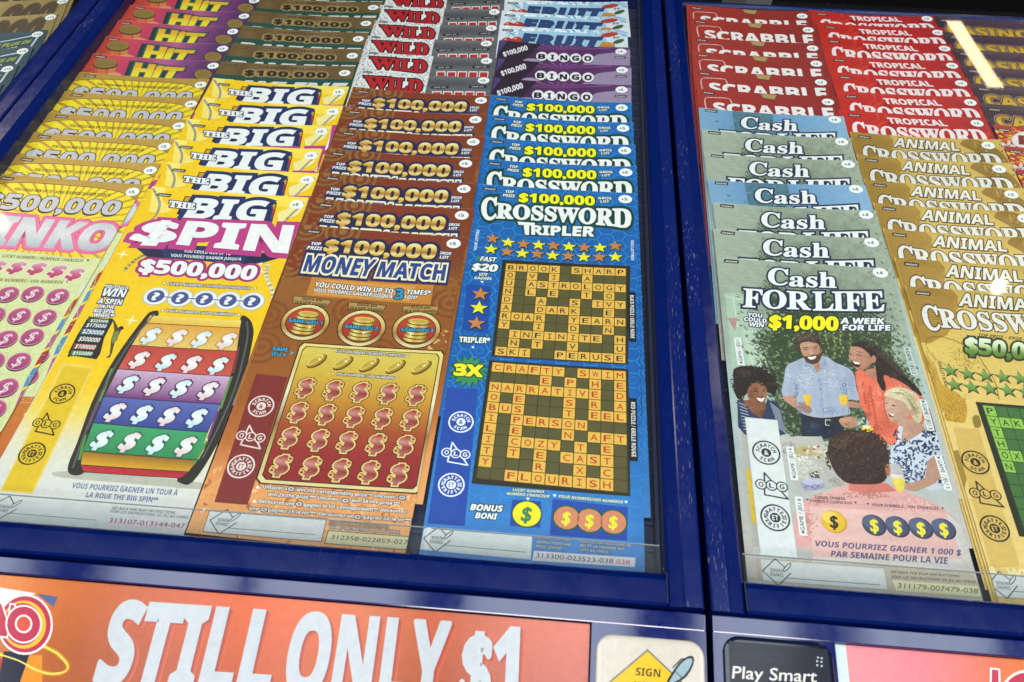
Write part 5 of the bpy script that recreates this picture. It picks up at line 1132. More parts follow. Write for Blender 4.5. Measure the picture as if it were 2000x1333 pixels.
    A.o = (0, 0, 1); price(A, A.P((1719, 534)), '4', k=10); instant(A, *A.P((1413, 507)))
    return A

# --- gold foil animal puzzle ticket
ANG3 = slot((1659, 259), (1945, 274))[1]
def art_animal():
    m1, m7 = mapper(slot((1659, 259), (1945, 274))), mapper(slot((1766, 561), None, ANG3), -.5)
    A = Art(TW, 252, m1); rn = random.Random(8)
    A.grid(0, 0, TW, 252, 6, 30, vgrad(0, 252, 'c2a450', 'd6b85e', 'e4c676', 'e6c87c', 'e4c478', 'dabc6a', 'd2b662'), 0, foil=.4)
    A.crop(1600, 0, .25)
    # elephant shading on the left, giraffe on the right
    A.poly([(235, 1036), (520, 1060), (560, 1150), (480, 1300), (250, 1330)], C('a27e2c'), .6, smooth=2, foil=.5)
    for i in range(16): A.line([(255+i*3, 1075+i*11), (380+i*5, 1050+i*13), (540-i*4, 1110+i*10)], .35, C('7c5c1c'), .8, smooth=4, foil=.4)
    A.poly([(1085, 1130), (1110, 1100), (1170, 1095), (1260, 1110), (1330, 1140), (1420, 1200), (1460, 1290), (1240, 1300), (1210, 1200), (1120, 1150)], C('8a6a22'), .8, smooth=3, foil=.5)
    for _ in range(60): A.pell((rn.uniform(1180, 1440), rn.uniform(1115, 1280)), 9, 8, C(rn.choice(['a5822e', '745818', 'b9963e'])), 1, n=7, foil=.5)
    ob = C('4a3614')
    A.text('ANIMAL', (585, 1082), (1070, 1120), (1080, 1180), (566, 1146), C('e0ded4'), 'b', out=[(.08, ob)], k=5, wt=.03, shift=(.1, .4, 2), foil=.3)
    puzzle_word(A, [(318, 1140), (420, 1150), (440, 1275), (345, 1265)], [(425, 1160), (1250, 1204), (1290, 1316), (450, 1258)], [(1250, 1204), (1390, 1206), (1430, 1344), (1296, 1322)], [(.06, ob)], C('dedcd6'), wt=.05, foil=.3)
    A.o = (0, 0, 1); price(A, A.P((1926, 285)), '3'); instant(A, *A.P((1671, 265)))
    A.mp = m7; A.crop(1700, 440, .27)
    A.text('TOP PRIZE • GROS LOT', (782, 784), (1180, 820), (1176, 840), (778, 806), C('2a2210'), 'b', k=5, wt=.02, shear=.1)
    q = [(686, 812), (1330, 880), (1320, 990), (690, 920)]; v0, v1 = A.P(q[0])[1], A.P(q[2])[1]
    A.text('$50,000', *q, vgrad(v0, v1, 'e8efe0', 'c8dca8', '6a8c34', '4a7424'), 'b', out=[(.14, C('24331a'))], k=5, wt=.07, sv=5)
    A.line([(345, 806), (480, 806), (620, 840), (760, 900)], .25, C('9c7a2c'), 2, smooth=4)
    # big cat lines
    A.line([(400, 870), (420, 820), (500, 806), (560, 820), (640, 850), (720, 900), (790, 960), (840, 1040), (900, 1130), (930, 1260)], .5, C('8a6418'), 2, smooth=4)
    A.line([(405, 880), (450, 950), (540, 1010), (640, 1080), (760, 1120), (900, 1140)], .4, C('a07c2c'), 2, smooth=4)
    for _ in range(300): A.pell((rn.gauss(700, 70), rn.gauss(960, 70)), 6, 3, C(rn.choice(['a4801e', 'b8963c', '94701c'])), 1.8, rot=.7, n=5, foil=.4)
    A.poly([(360, 920), (440, 980), (520, 1150), (640, 1220), (700, 1333), (500, 1333), (420, 1150)], C('c39a3c'), 1.2, smooth=2, foil=.5)
    for i in range(40): p = (rn.uniform(370, 470), rn.uniform(900, 1160)); A.line([p, (p[0]+20, p[1]+55)], .25, C('94701e'), 1.6)
    for row in ([(575, 1052), (700, 1075), (828, 1088), (955, 1098), (1082, 1108)], [(605, 1155), (730, 1172), (862, 1185), (992, 1196), (1122, 1206)]):
        for p in row: c = A.P(p); A.star((c[0]+.2, c[1]+.3), 5.2, C('1c2414'), 4+p[0]*1e-4, local=True); A.star(c, 4.2, vgrad(c[1]-4, c[1]+4, '8cb05a', '3c6a28'), 4.5, local=True)
    a, b = A.P((462, 985)), A.P((500, 1170)); A.text('YOUR LETTERS', (a[0]+1.6, b[1]), (a[0]+1.6, a[1]), (a[0]+3.4, a[1]), (a[0]+3.4, b[1]), C('33260c'), 'b', k=5, local=True)
    A.crop(1740, 760, .315)
    A.poly([(300, 20), (420, 40), (470, 100), (460, 205), (400, 205), (340, 190), (330, 120)], C('c59830'), 2, smooth=3, foil=.5)
    for _ in range(200): p = (rn.uniform(315, 460), rn.uniform(30, 200)); A.line([p, (p[0]+6, p[1]+12)], .22, C(rn.choice(['9c741e', 'dab85a', '8a6418'])), 2.4)
    A.poly([(505, 175), (545, 165), (560, 230), (520, 240)], C('8a742c'), 2.2, smooth=2); A.poly([(370, 385), (420, 380), (470, 560), (450, 640), (390, 500)], C('9a7c2e'), 2.2)
    A.poly([(385, 240), (545, 250), (800, 1100), (620, 1110), (470, 560)], C('d2b05e'), 3, foil=.2)
    emblems(A, (524, 456), (585, 652), (644, 866), C('241e12'), C('d2b05e'), 6.7)
    gq = [(566, 100), (1400, 170), (1640, 985), (838, 905)]
    A.poly([(524, 80), (1440, 150), (1690, 1010), (795, 915)], C('23281a'), 4)
    grid_puzzle(A, gq, ['P.....ZEBRA', 'YAK........', 'T..R...LION', 'H..A.......', 'OX.T..TIGER', 'N..........', '..SEAL.....', '.......MULE', '..HEN......', '...........', '.....GOOSE.'], C('8cbc4a'), C('3f6a34'), C('24401e'), C('20301a'))
    A.text('A  WIN  UP  TO', (590, 1100), (1300, 1160), (1310, 1210), (600, 1150), C('f2e2a4'), 'b', k=4, wt=.06, foil=.5)
    A.poly([(540, 1145), (1400, 1215), (1440, 1360), (585, 1290)], C('c3a85c'), 4.4); sign_box(A, [(600, 1150), (1200, 1200), (1240, 1330), (640, 1285)], (695, 1215), [(755, 1255), (1180, 1290)], k=5)
    return A

# --- red foil puzzle ticket
def art_red():
    A = Art(TW, 203, mapper(slot((1642, 215), (1916, 231)))); rn = random.Random(4)
    A.grid(0, 0, TW, 203, 8, 10, ugrad(0, TW, 'c42a1e', 'c01e1c', 'b81a1c', 'b41c22'), 0, foil=.35)
    A.crop(1600, 0, .25)
    for _ in range(26):
        c = (rn.uniform(180, 1330), rn.uniform(865, 1200)); a = rn.uniform(0, 3.1)
        A.pell(c, rn.uniform(40, 90), rn.uniform(10, 24), C(rn.choice(['a81a1c', 'c83028', '9c1a1e', 'd03a2c'])), .5+rn.random()*.3, rot=a, n=14, foil=.35)
    for i in range(6): A.line([(1040+i*22, 930+i*14), (1140+i*20, 945+i*14)], .6, C('8e1a20'), 1, foil=.3)
    A.text('TROPICAL', (526, 926), (968, 948), (1004, 992), (546, 968), C('ecdcdc'), 'b', k=5, wt=.05)
    puzzle_word(A, [(252, 958), (345, 966), (372, 1085), (278, 1072)], [(358, 982), (1165, 1018), (1195, 1120), (385, 1076)], [(1165, 1018), (1284, 1020), (1330, 1150), (1215, 1124)], [], C('ecdede'), wt=.07)
    A.o = (0, 0, 1); price(A, A.P((1908, 242)), '3'); instant(A, *A.P((1655, 223)), bgc='2c1416')
    return A

# --- yellow ray ticket with silver numbers and round tokens
def art_rays():
    A = Art(TW, 232, mapper(slot((-18, 340), (283, 363)), -.5)); rn = random.Random(2)
    A.grid(0, 0, TW, 232, 4, 20, vgrad(0, 232, 'efdc20', 'ecd026', 'e6c42e', 'd8a838', 'c87a30', 'c06028'), 0, foil=.3)
    c = A.P((105, 436)); br = C('c8982e')
    for i in range(44):
        a = i/44*2*math.pi; w = .021
        A.lpoly([(c[0]+3*math.cos(a), c[1]+3*math.sin(a)), (c[0]+120*math.cos(a-w), c[1]+120*math.sin(a-w)), (c[0]+120*math.cos(a+w), c[1]+120*math.sin(a+w))], br, .5, foil=.35)
    W_ = TW
    arcp = [(x*W_, 5.0+8*(abs(x-.5)*2)**4.0) for x in np.linspace(0, 1, 17)]
    A.lpoly([(0, 0), (W_, 0)]+arcp[::-1], C('b8923e'), 1, foil=.45); A.lline(arcp, .5, C('5c3c1a'), 1.5)
    A.text("YOU COULD WIN UP TO / VOUS POURRIEZ GAGNER JUSQU'À", (30, 367), (217, 379), (214, 385), (27, 372), C('3a2a10'), 'b', k=3, shear=.15, wt=.02)
    q = [(-20, 376), (240, 394), (228, 420), (-34, 405)]
    A.text('$500,000', *[(p[0]-2, p[1]+3.2) for p in q], C('50262a'), 'b', k=3, wt=.06, shear=.05); A.text('$500,000', *q, C('c2c0c4'), 'b', out=[(.05, C('50262a'))], k=4, wt=.05, shear=.05, foil=.3)
    A.star((246, 393), .5, BLACK, 4)
    q = [(-96, 414), (226, 441), (214, 490), (-118, 468)]
    pk = C('cc3f86')
    A.text('PLINKO', *q, vgrad(A.P(q[0])[1], A.P(q[2])[1], 'c2c4cc', 'd6d6da', 'a8b0bc'), 'b', out=[(.13, pk), (.1, C('de6a9a'))], k=5, wt=.08, shear=.2, foil=.4, sv=2)
    pan = [(-70, 486), (0, 490), (70, 495), (130, 503), (206, 505), (184, 530), (158, 565), (140, 592), (131, 607), (104, 655), (88, 680), (62, 724), (52, 740), (28, 798), (8, 842), (-60, 838)]
    A.poly([(p[0]+4, p[1]+2) for p in pan], C('cdd2d6'), 1.3); A.poly(pan, C('d2d79c'), 2.4)
    g = C('b9c48c'); 
    for y in range(560, 860, 42): A.line([(-40, y), (170, y+14)], .25, g, 2.7)
    for i in range(-3, 7): A.line([(i*42+30, 556), (i*42-90, 850)], .25, g, 2.7); A.line([(i*42+10, 556), (i*42+20, 850)], .25, g, 2.7)
    A.poly([(208, 505), (252, 512), (220, 580), (206, 600), (168, 562), (196, 526)], C('e0c040'), 1.2, foil=.5)
    st = [(590, 'a83028'), (627, '4a86b4'), (657, 'b0508c'), (690, 'a8282c'), (722, '4a86b4'), (765, 'b0508c'), (815, 'a8383c'), (880, 'c4702c'), (950, 'c4702c')]
    xr = lambda y: 283-(y-363)*.55; xl = lambda y: np.interp(y, [500, 565, 607, 680, 740, 805, 840, 960], [198, 154, 127, 84, 48, 20, 4, -56])
    for (y0, cl), (y1, _) in zip(st, st[1:]): A.poly([(xl(y0), y0), (xr(y0)+3, y0-14), (xr(y1)+3, y1-14), (xl(y1), y1)], C(cl), 1.4)
    for y, _ in st[:-1]: A.line([(xl(y)-4, y+1), (xr(y)+3, y-14)], 1.5, C('e6cf3a'), 1.7)
    ob = C('46462c')
    A.text('LUCKY NUMBERS / NUMÉROS CHANCEUX', (6, 497), (164, 507), (162, 513), (4, 503), ob, 'b', k=4, shear=.15); A.text('YOUR NUMBERS / VOS NUMÉROS', (-18, 543), (124, 549), (122, 555), (-20, 549), ob, 'b', k=4, shear=.15)
    for p in ((172, 509), (131, 551)): A.poly([(p[0]-3, p[1]-2), (p[0]+3, p[1]-2), (p[0], p[1]+3)], ob, 4)
    for p in ((-6, 521), (34, 522), (74, 524), (113, 529), (148, 535)):
        k = A.P(p); A.text('$', (k[0]-4, k[1]-4), (k[0]+4, k[1]-4), (k[0]+4, k[1]+4), (k[0]-4, k[1]+4), vgrad(k[1]-4.5, k[1]+4.5, 'd0a2b6', 'c65a84', 'b42c50'), 'b', out=[(.07, C('e4d2d0'))], k=5, wt=.06, shear=.25, local=True, sv=3)
    for p in ((15, 575), (64, 574), (113, 579), (-12, 616), (38, 617), (88, 620), (12, 662), (63, 658), (-14, 706), (37, 706), (12, 757), (-12, 800)):
        k = A.P(p); A.lell((k[0]+.3, k[1]+.8), 6.5, 6.1, C('4a2430'), 4); A.lell(k, 6.4, 5.9, C('d28aa2'), 4.3); A.lell(k, 5.9, 5.4, vgrad(k[1]-6, k[1]+6, 'b8507c', '8e3068'), 4.6)
        dollar(A, k, 4.4, 9.4, C('e6cfd6'), [], k=5.6, shear=.3, wt=0, local=True, sty='n')
    price(A, A.P((259, 376)), '5'); instant(A, *A.P((4, 346)), bgc='3a2c14')
    return A

# --- tickets of which only the top band shows
def art_hit():
    A = Art(TW, 203, mapper(slot((175, 106), (436, 122)))); A.crop(0, 0, .25)
    A.grid(0, 0, TW, 203, 14, 8, ugrad(0, TW, 'c4442c', 'c8443a', 'c03a58', 'a8406c', 'b25a84', '864078', '5c2c62', '4a2850'), 0)
    A.poly([(850, 500), (900, 500), (905, 640), (840, 640)], C('cc7a3c'), .6); A.poly([(770, 510), (830, 500), (830, 640), (750, 640)], C('cc6a38'), .6)
    A.pell((890, 590), 60, 20, C('d88c6a'), .7)
    for p, rx, ry in (((822, 497), 92, 36), ((1587, 582), 68, 38)):
        A.pell((p[0], p[1]+9), rx+4, ry+4, C('3a2c14'), 2); A.pell((p[0], p[1]+6), rx, ry, C('6a5426'), 2.3); A.pell(p, rx-2, ry-2, C('92783a'), 2.6); A.pell(p, rx-16, ry-9, C('856c32'), 2.9)
    A.pell((690, 553), 30, 7, C('8a5030'), 2, rot=-.4)
    q = ((1058, 503), (1428, 544), (1372, 640), (1010, 610)); dk = C('16343c')
    A.text('H', (1070, 500), (1210, 515), (1170, 610), (1030, 600), vgrad(10, 24, 'e0a824', 'ecd428', 'ead83a'), 'b', out=[(.12, dk), (.09, C('2c5850'))], k=4, wt=.09, shift=(-3.0, .6, 4), sv=3)
    A.text('iT', (1225, 528), (1425, 538), (1380, 624), (1195, 622), vgrad(10, 24, 'e0a824', 'ecd428', 'ead83a'), 'b', out=[(.12, dk), (.09, C('2c5850'))], k=4, wt=.09, shift=(-2.0, .6, 4), shear=.1, sv=3)
    price(A, A.P((1665, 520)), '5', outline=C('3a2a40')); instant(A, *A.P((748, 437)))
    return A
def art_payline():
    A = Art(TW, 203, mapper(slot((436, 121), (691, 131)))); A.crop(400, 0, .25)
    A.grid(0, 0, TW, 203, 4, 4, C('1c4c42'), 0)
    b = A.P((620, 615))[1]
    A.grid(0, 0, TW, b, 12, 1, ugrad(0, TW, '6e5630', '7e6438', '5c4628', '8a7048', '7a623a', '6a5430', '927850', '806840', '6a5430', '705a34', '7a6238'), .5, foil=.4)
    A.text('TOP PRIZE / GROS LOT', (424, 522), (876, 540), (874, 556), (420, 538), C('3c2e1a'), 'b', k=3)
    A.text('$100,000', (322, 550), (952, 572), (945, 612), (312, 590), C('2e2414'), 'b', out=[(.17, C('a08452'))], k=4, wt=.08, track=.06)
    A.text('PAYLINE', (120, 622), (1092, 655), (1062, 735), (78, 705), vgrad(b, b+14, 'a8aca6', 'dcdcd6', '90948e'), 'b', k=4, wt=.1, shear=.25, out=[(.06, C('0e2c26'))])
    price(A, A.P((1092, 575)), '5', outline=C('3c2e1c')); instant(A, *A.P((160, 505)), bgc='4a3a20', ink='9a8458')
    return A
def art_wild():
    A = Art(TW, 203, mapper(slot((705, 139), (961, 153)))); rn = random.Random(6)
    ub = A.P((838, 151))[0]; A.grid(0, 0, TW, 203, 4, 4, C('dcdcda'), 0)
    for _ in range(900):
        u, v = rn.uniform(0, ub-1), rn.uniform(0, 42); a = rn.uniform(0, 3.1); s = rn.uniform(.5, 1.6)
        A.lline([(u, v), (u+s*math.cos(a), v+s*math.sin(a))], .35, C('2a2829'), .6)
    A.crop(400, 0, .25)
    A.pell((1480, 668), 225, 62, C('e2e0de'), 1)
    A.grid(ub, 0, TW, 203, 6, 24, lambda u, v: C('5c5c5e')*(1+.35*np.sin(v*.35+u*.03)[..., None]), 1)
    for p in (1.6, 21.5): A.rect(ub, p, TW, p+.3, C('7c7c7e'), 1.4)
    q = [(1250, 612), (1700, 642), (1690, 752), (1255, 716)]
    A.text('W', (1252, 602), (1440, 614), (1430, 700), (1262, 688), C('b01c22'), 's', out=[(.1, C('231012'))], k=4, wt=.08)
    A.text('ILD', (1436, 618), (1700, 634), (1688, 730), (1428, 700), C('b01c22'), 's', out=[(.1, C('231012'))], k=4, wt=.08)
    A.crop(850, 0, .25)
    for x, y in ((-60, 690), (30, 688), (330, 683)): pass
    for (x, y, s) in ((35, 688, 'GAME / JEU'), (332, 682, 'GAME / JEU')):
        A.poly([(x-55, y-10), (x+60, y-12), (x+70, y-2), (x+55, y+8), (x-60, y+10), (x-68, y)], C('1c1c1e'), 3, smooth=2); A.text(s, (x-44, y-5), (x+46, y-7), (x+46, y+2), (x-46, y+4), C('c8c8c8'), 'b', k=4)
    for x in (-20, 66, 152, 238, 324):
        A.poly([(x-4, 718), (x+70, 718), (x+64, 790), (x-12, 790)], C('e2dad8'), 3); A.poly([(x+3, 726), (x+62, 726), (x+56, 790), (x-4, 790)], C('b02a2a'), 3.4)
    price(A, A.P((378, 635)), '5'); A.crop(400, 0, .25)
    A.poly([(1240, 560), (1300, 565), (1316, 575), (1296, 580), (1232, 574)], C('4a4846'), 3); A.text('Instant', (1248, 563), (1300, 568), (1298, 576), (1244, 572), C('b9b6b2'), 'b', k=4)
    return A
def art_fruit():
    A = Art(TW, 52, mapper(slot((976, 51), (1225, 61)))); rn = random.Random(9); A.crop(850, 0, .25)
    A.grid(0, 0, TW, 203, 4, 4, C('d3dbe0'), 0)
    for _ in range(120):
        p = (rn.uniform(560, 1480), rn.gauss(255, 16)); A.pell(p, rn.uniform(12, 40), rn.uniform(3, 8), C(rn.choice(['8ab4d0', 'e6eef2', '6fa4cc', 'a8cbe0', 'e9f0f2'])), .6+.3*rn.random(), rot=rn.gauss(0, .5), n=9)
    A.poly([(650, 260), (760, 250), (1000, 258), (1280, 275), (1330, 300), (1290, 390), (680, 370)], C('9cc2da'), 1, smooth=2)
    for p in ((562, 318), (640, 314)):
        A.pell((p[0], p[1]+3), 44, 26, C('7c1c1c'), 2); A.pell(p, 42, 24, C('b4302a'), 2.3); A.pell((p[0]-12, p[1]-9), 12, 5, C('e0a090'), 2.6)
    A.line([(560, 300), (590, 262), (640, 296)], .5, C('3c6a30'), 2)
    A.text('FRUIT', (700, 270), (1292, 298), (1268, 374), (690, 346), C('2c4472'), 'b', out=[(.07, C('23365c'))], k=4, wt=.06, shear=.1, track=.07)
    A.pell((1360, 276), 70, 16, C('b03a2e'), 2, rot=-.12); A.pell((1342, 366), 62, 34, C('6a4420'), 3); A.pell((1340, 362), 58, 32, C('c48438'), 3.3); A.pell((1432, 326), 46, 15, C('3c5c34'), 3.5, rot=-.3)
    for _ in range(20): A.pell((rn.gauss(1340, 28), rn.gauss(362, 14)), 6, 4, C('a86c2a'), 3.6, n=6)
    c = A.P((1410, 296)); A.text('$3', (c[0]-2.2, c[1]-1.3), (c[0]+2.4, c[1]-1.3), (c[0]+2.4, c[1]+1.3), (c[0]-2.2, c[1]+1.3), BLACK, 'b', k=4, local=True, shear=.2)
    instant(A, *A.P((524, 230)))
    return A
def art_bingo():
    A = Art(TW, 88, mapper(slot((966, 153), (1230, 168)))); A.crop(850, 0, .25)
    A.grid(0, 0, TW, 203, 14, 10, ugrad(0, TW, '301c3a', '3e2246', '4a264e', '5e2e62', '502656', '58305f', '5e3a68'), 0)
    A.poly([(465, 612), (800, 640), (640, 790), (440, 790)], C('2b1c2c'), .6); A.poly([(465, 612), (520, 617), (440, 720)], C('4c3a70'), .8)
    for a in np.linspace(-2.9, -.2, 9): A.poly([(960, 690), (960+420*math.cos(a-.05), 690+80*math.sin(a-.05)), (960+420*math.cos(a+.05), 690+80*math.sin(a+.05))], C('86508c'), .5)
    A.poly([(1180, 790), (1260, 730), (1400, 715), (1530, 690), (1530, 830), (1150, 830)], C('9484a2'), .8, smooth=2); A.poly([(640, 790), (690, 765), (760, 770), (800, 800), (700, 830)], C('a090ac'), .9, smooth=2)
    A.text('$100,000', (478, 712), (676, 652), (690, 690), (492, 748), C('e6e0e6'), 'b', k=4, wt=.03, out=[(.08, C('1c121e'))])
    for p, ch in (((803, 746), 'B'), ((892, 751), 'I'), ((985, 757), 'N'), ((1082, 760), 'G'), ((1183, 763), 'O')):
        A.pell((p[0], p[1]+3), 50, 42, C('241a28'), 3+p[0]*1e-4); A.pell(p, 47, 39, C('e6e2e4'), 3.5+p[0]*1e-4)
        w = 12 if ch == 'I' else 27; A.text(ch, (p[0]-w, p[1]-19), (p[0]+w, p[1]-18), (p[0]+w-1, p[1]+22), (p[0]-w-1, p[1]+21), C('1c1620'), 'b', k=5, wt=.08)
    price(A, A.P((1455, 706)), '5'); c = A.P((1400, 745)); instant(A, c[0], c[1], 8.4, 2.6)
    return A
def art_tile():
    A = Art(TW, 203, mapper(slot((1361, 174), (1635, 190)))); A.crop(1300, 0, .25)
    A.grid(0, 0, TW, 203, 6, 6, ugrad(0, TW, 'a4342a', '9a2e26', '922b26', '8a2824'), 0)
    A.line([(322, 870), (306, 790), (320, 766), (345, 764), (470, 772), (505, 784), (526, 840)], .9, C('e6b6ae'), 2, smooth=4)
    A.text('SCRABBLE', (370, 804), (1300, 848), (1322, 944), (384, 884), C('eae4e2'), 'b', k=4, wt=.05)
    A.poly([(735, 742), (868, 754), (850, 788), (765, 776)], C('54401e'), 2); A.poly([(738, 740), (866, 752), (848, 783), (762, 771)], C('a88e58'), 2.5)
    a, b = A.P((1316, 846)), A.P((1334, 905)); A.rect(a[0]-.4, a[1], b[0]-.4, b[1]+.5, C('c4503e'), 3)
    price(A, A.P((1267, 802)), '3'); instant(A, *A.P((285, 717)), bgc='33191a')
    return A
def art_casino():
    sl = slot((1893, 164), None, ANG3); A = Art(TW, 203, mapper(sl)); rn = random.Random(12); A.crop(1600, 0, .25)
    A.grid(0, 0, TW, 203, 6, 10, ugrad(0, TW, '301a30', '361e38', '3e223c', '46263e', '3a2038'), 0, foil=.25)
    for _ in range(60): A.pell((rn.uniform(1200, 2300), rn.uniform(670, 900)), 3, 14, C(rn.choice(['6c4864', '8a6a70', '3a2236'])), .6, rot=rn.gauss(0, .4), n=5)
    q = [(1296, 742), (2020, 800), (2046, 872), (1310, 822)]
    v0, v1 = A.P(q[0])[1], A.P(q[3])[1]
    A.text('CASINO', *q, vgrad(v0, v1, 'a87c1e', 'd8b02c', 'c4981e'), 'b', out=[(.13, C('9c8880')), (.07, C('4a300e'))], k=3, wt=.05, shear=-.1, sv=2, foil=.3)
    A.text('CASINO', (1500, 866), (2200, 920), (2240, 990), (1530, 938), C('b0882a'), 'b', out=[(.1, C('8c7870'))], k=2, wt=.12)
    instant(A, *A.P((1232, 690)), bgc='2a1c28')
    return A
def art_flower():
    sl = slot((1938, 245), None, ANG3); A = Art(TW, 203, mapper(sl)); rn = random.Random(14); A.crop(1600, 0, .25)
    A.grid(0, 0, TW, 203, 6, 10, ugrad(0, TW, '9c1c24', 'a82024', 'b42a28', 'b03024'), 0)
    for _ in range(40): A.pell((rn.uniform(1370, 1560), rn.uniform(1010, 1200)), 20, 6, C(rn.choice(['e6c02c', 'd8622c', 'e08a2c'])), 1, rot=.35, n=8)
    for a in np.linspace(0, 6.28, 6)[:-1]: A.pell((1470+34*math.cos(a), 1145+20*math.sin(a)), 30, 14, C('dcc4b4'), 2, rot=a)
    A.pell((1600, 1095), 98, 62, C('d8c8c8'), 2.4); A.pell((1600, 1095), 90, 55, C('e4dada'), 2.6); A.text('F', (1560, 1062), (1640, 1068), (1650, 1134), (1566, 1128), C('7c1c24'), 'b', k=3, wt=.08)
    instant(A, *A.P((1385, 1005)), bgc='2c1216')
    return A
ANGL = math.radians(11)
def art_tan():
    org, an, z = slot(None, (114, 27), ANGL); A = Art(TW, 203, mapper((org, an, z)))
    A.grid(0, 0, TW, 203, 8, 8, ugrad(0, TW, '9c8250', 'b09868', '94783e', '87703c'), 0, foil=.3)
    for cx, cy in ((58, 18), (93, 14), (30, 20), (80, 30)):
        for r in range(3, 26, 2): A.lring((cx, cy), r, r+.55, C('a8905a'), .5+.01*r, 24, foil=.3)
    A.text('$500,000', (-170, 54), (88, 38), (64, 84), (-200, 104), C('4a3a26'), 'b', out=[(.06, C('604c30'))], k=3, wt=.08, shear=.1)
    price(A, A.P((99, 35)), '10')
    return A
def art_teal():
    A = Art(TW, 203, mapper(slot(None, (94, 59), ANGL)))
    A.grid(0, 0, TW, 203, 8, 8, ugrad(0, TW, '1c4258', '20495e', '1e4458', '1a3a4c'), 0)
    A.line([(-160, 118), (-20, 86), (66, 70)], 1.5, C('b8cdd2'), 2); A.line([(74, 72), (60, 92), (40, 130)], 1.7, C('b8cdd2'), 2)
    A.text('OVER / PLUS DE', (-42, 92), (62, 78), (58, 84), (-46, 100), C('a8b032'), 'b', k=3, wt=.05, shear=.2); A.text('$ 1 000 000', (-40, 103), (34, 91), (32, 96), (-43, 109), C('ccd4d6'), 'b', k=3, shear=.2)
    price(A, A.P((73, 68)), '10')
    return A

# ------------------------------------------------------------------ display cases: frame pieces round a glazed tray
def stile(parent, x_in, x_out, y0, y1, org):
    """side bar: scuffed flat outer strip, inner slope down to the glass"""
    s = 1 if x_out > x_in else -1
    prof = [(x_in, -16), (x_in, 7.4), (x_in+s*1.2, 8.6), (x_in+s*6.6, 9.6), (x_in+s*7.2, 10.0), (x_out-s*.8, 10.0), (x_out, 9.2), (x_out, -16)]
    return MB().prism(prof, lambda a, b: (a, y0, b), lambda a, b: (a, y1, b), [0, 0, 0, 0, 1, 1, 0, 0]).build('side_bar', [M_BLUE, M_WORN], parent, org)
def rail(parent, name, y_in, y_out, x0, x1, org, zt=10.0):
    s = 1 if y_out > y_in else -1
    w = min(1.0, abs(y_out-y_in)/9); prof = [(y_in, -16), (y_in, zt-2.8), (y_in+s*1.0*w, zt-1.6), (y_in+s*2.6*w, zt-.6), (y_in+s*4.0*w, zt), (y_out-s*1.0*w, zt), (y_out, zt-1.0), (y_out, -16)]
    return MB().prism(prof, lambda a, b: (x0, a, b), lambda a, b: (x1, a, b)).build(name, [M_BLUE], parent, org)
def case(name, label, xl_in, xl_out, xr_in, xr_out, y_b, y_bo, y_t, y_to, dividers, pocket):
    org = ((xl_out+xr_out)/2, (y_bo+y_to)/2, -16)
    c = empty(name, tuple(v*MM for v in org), label, 'display case', 'glazed ticket display cases side by side')
    stile(c, xl_in, xl_out, y_bo, y_to, org); stile(c, xr_in, xr_out, y_bo, y_to, org)
    rail(c, 'bottom_rail', y_b, y_bo, xl_in+.2, xr_in-.2, org); rail(c, 'top_rail', y_t, y_to, xl_in+.2, xr_in-.2, org, 1.0)
    m_ = MB().box(xl_in, xr_in, y_b, y_t, -15, -11)
    y = y_b+4
    while y < y_t-4:
        m_.box(xl_in+1, xr_in-1, y, y+1.6, -11.2, -8.6); y += 13.6
    m_.box(xl_in+.3, xl_in+2.0, y_b+.5, y_t-.5, -11.3, -2); m_.box(xr_in-2.0, xr_in-.3, y_b+.5, y_t-.5, -11.3, -2)
    m_.build('tray', M_TRAY, c, org)
    for x, y0, y1, mt in dividers: MB().box(x-.5, x+.5, y0, y1, -11.2, (-.6 if mt is M_CLEAREDGE else -7.5)).build('divider', mt, c, org, .15, 1)
    for x0, x1 in pocket:
        p = MB().box(x0, x1, y_b+.4, y_b+15, 2.2, 2.9).build('pocket_front', M_CLEAR, c, org)
        MB().box(x0, x1, y_b+14.9, y_b+15.25, 2.15, 3.0).build('pocket_lip', M_CLEAREDGE, p, org)
    g = MB(); k = g.box(xl_in-1.5, xr_in+1.5, y_b-1.5, y_t+1.5, 5.2, 6.4); g.build('glass_pane', M_GLASS, c, org)
    # join lines of the bottom corners
    for x in (xl_in, xr_in): MB().box(x-.22, x+.22, min(y_b, y_bo)+.6, max(y_b, y_bo)-.4, 9.6, 10.05).build('corner_seam', M_BLACK, c, org)
    return c
case('display_case', 'blue glazed ticket case in the middle holding the yellow, brown and bright blue tickets', -359.3, -376.8, 56.6, 71.6, 152.3, 137.4, 664, 673,
     [(-255.5, 330, 626, M_BLACK), (-152.6, 470, 626, M_CLEAREDGE), (-152, 153, 410, M_BLACK), (-47.5, 153, 626, M_BLACK)], [(-357, -255.5), (-254, -152), (-151, -49), (-47, 55)])
case('display_case', 'blue glazed ticket case on the right holding the red, green-grey and gold tickets', 89.2, 74.6, 520, 535, 151.6, 137.0, 655.5, 661,
     [(196.6, 153, 636, M_BLACK), (303.4, 153, 636, M_BLACK), (410, 153, 636, M_BLACK)], [(91.5, 196), (197.2, 303), (304, 409)])
case('display_case', 'blue glazed ticket case at the far left corner holding tan and teal tickets', -830, -845, -394.5, -378.4, 152.3, 137.4, 664, 673, [(-500, 153, 626, M_BLACK)], [])

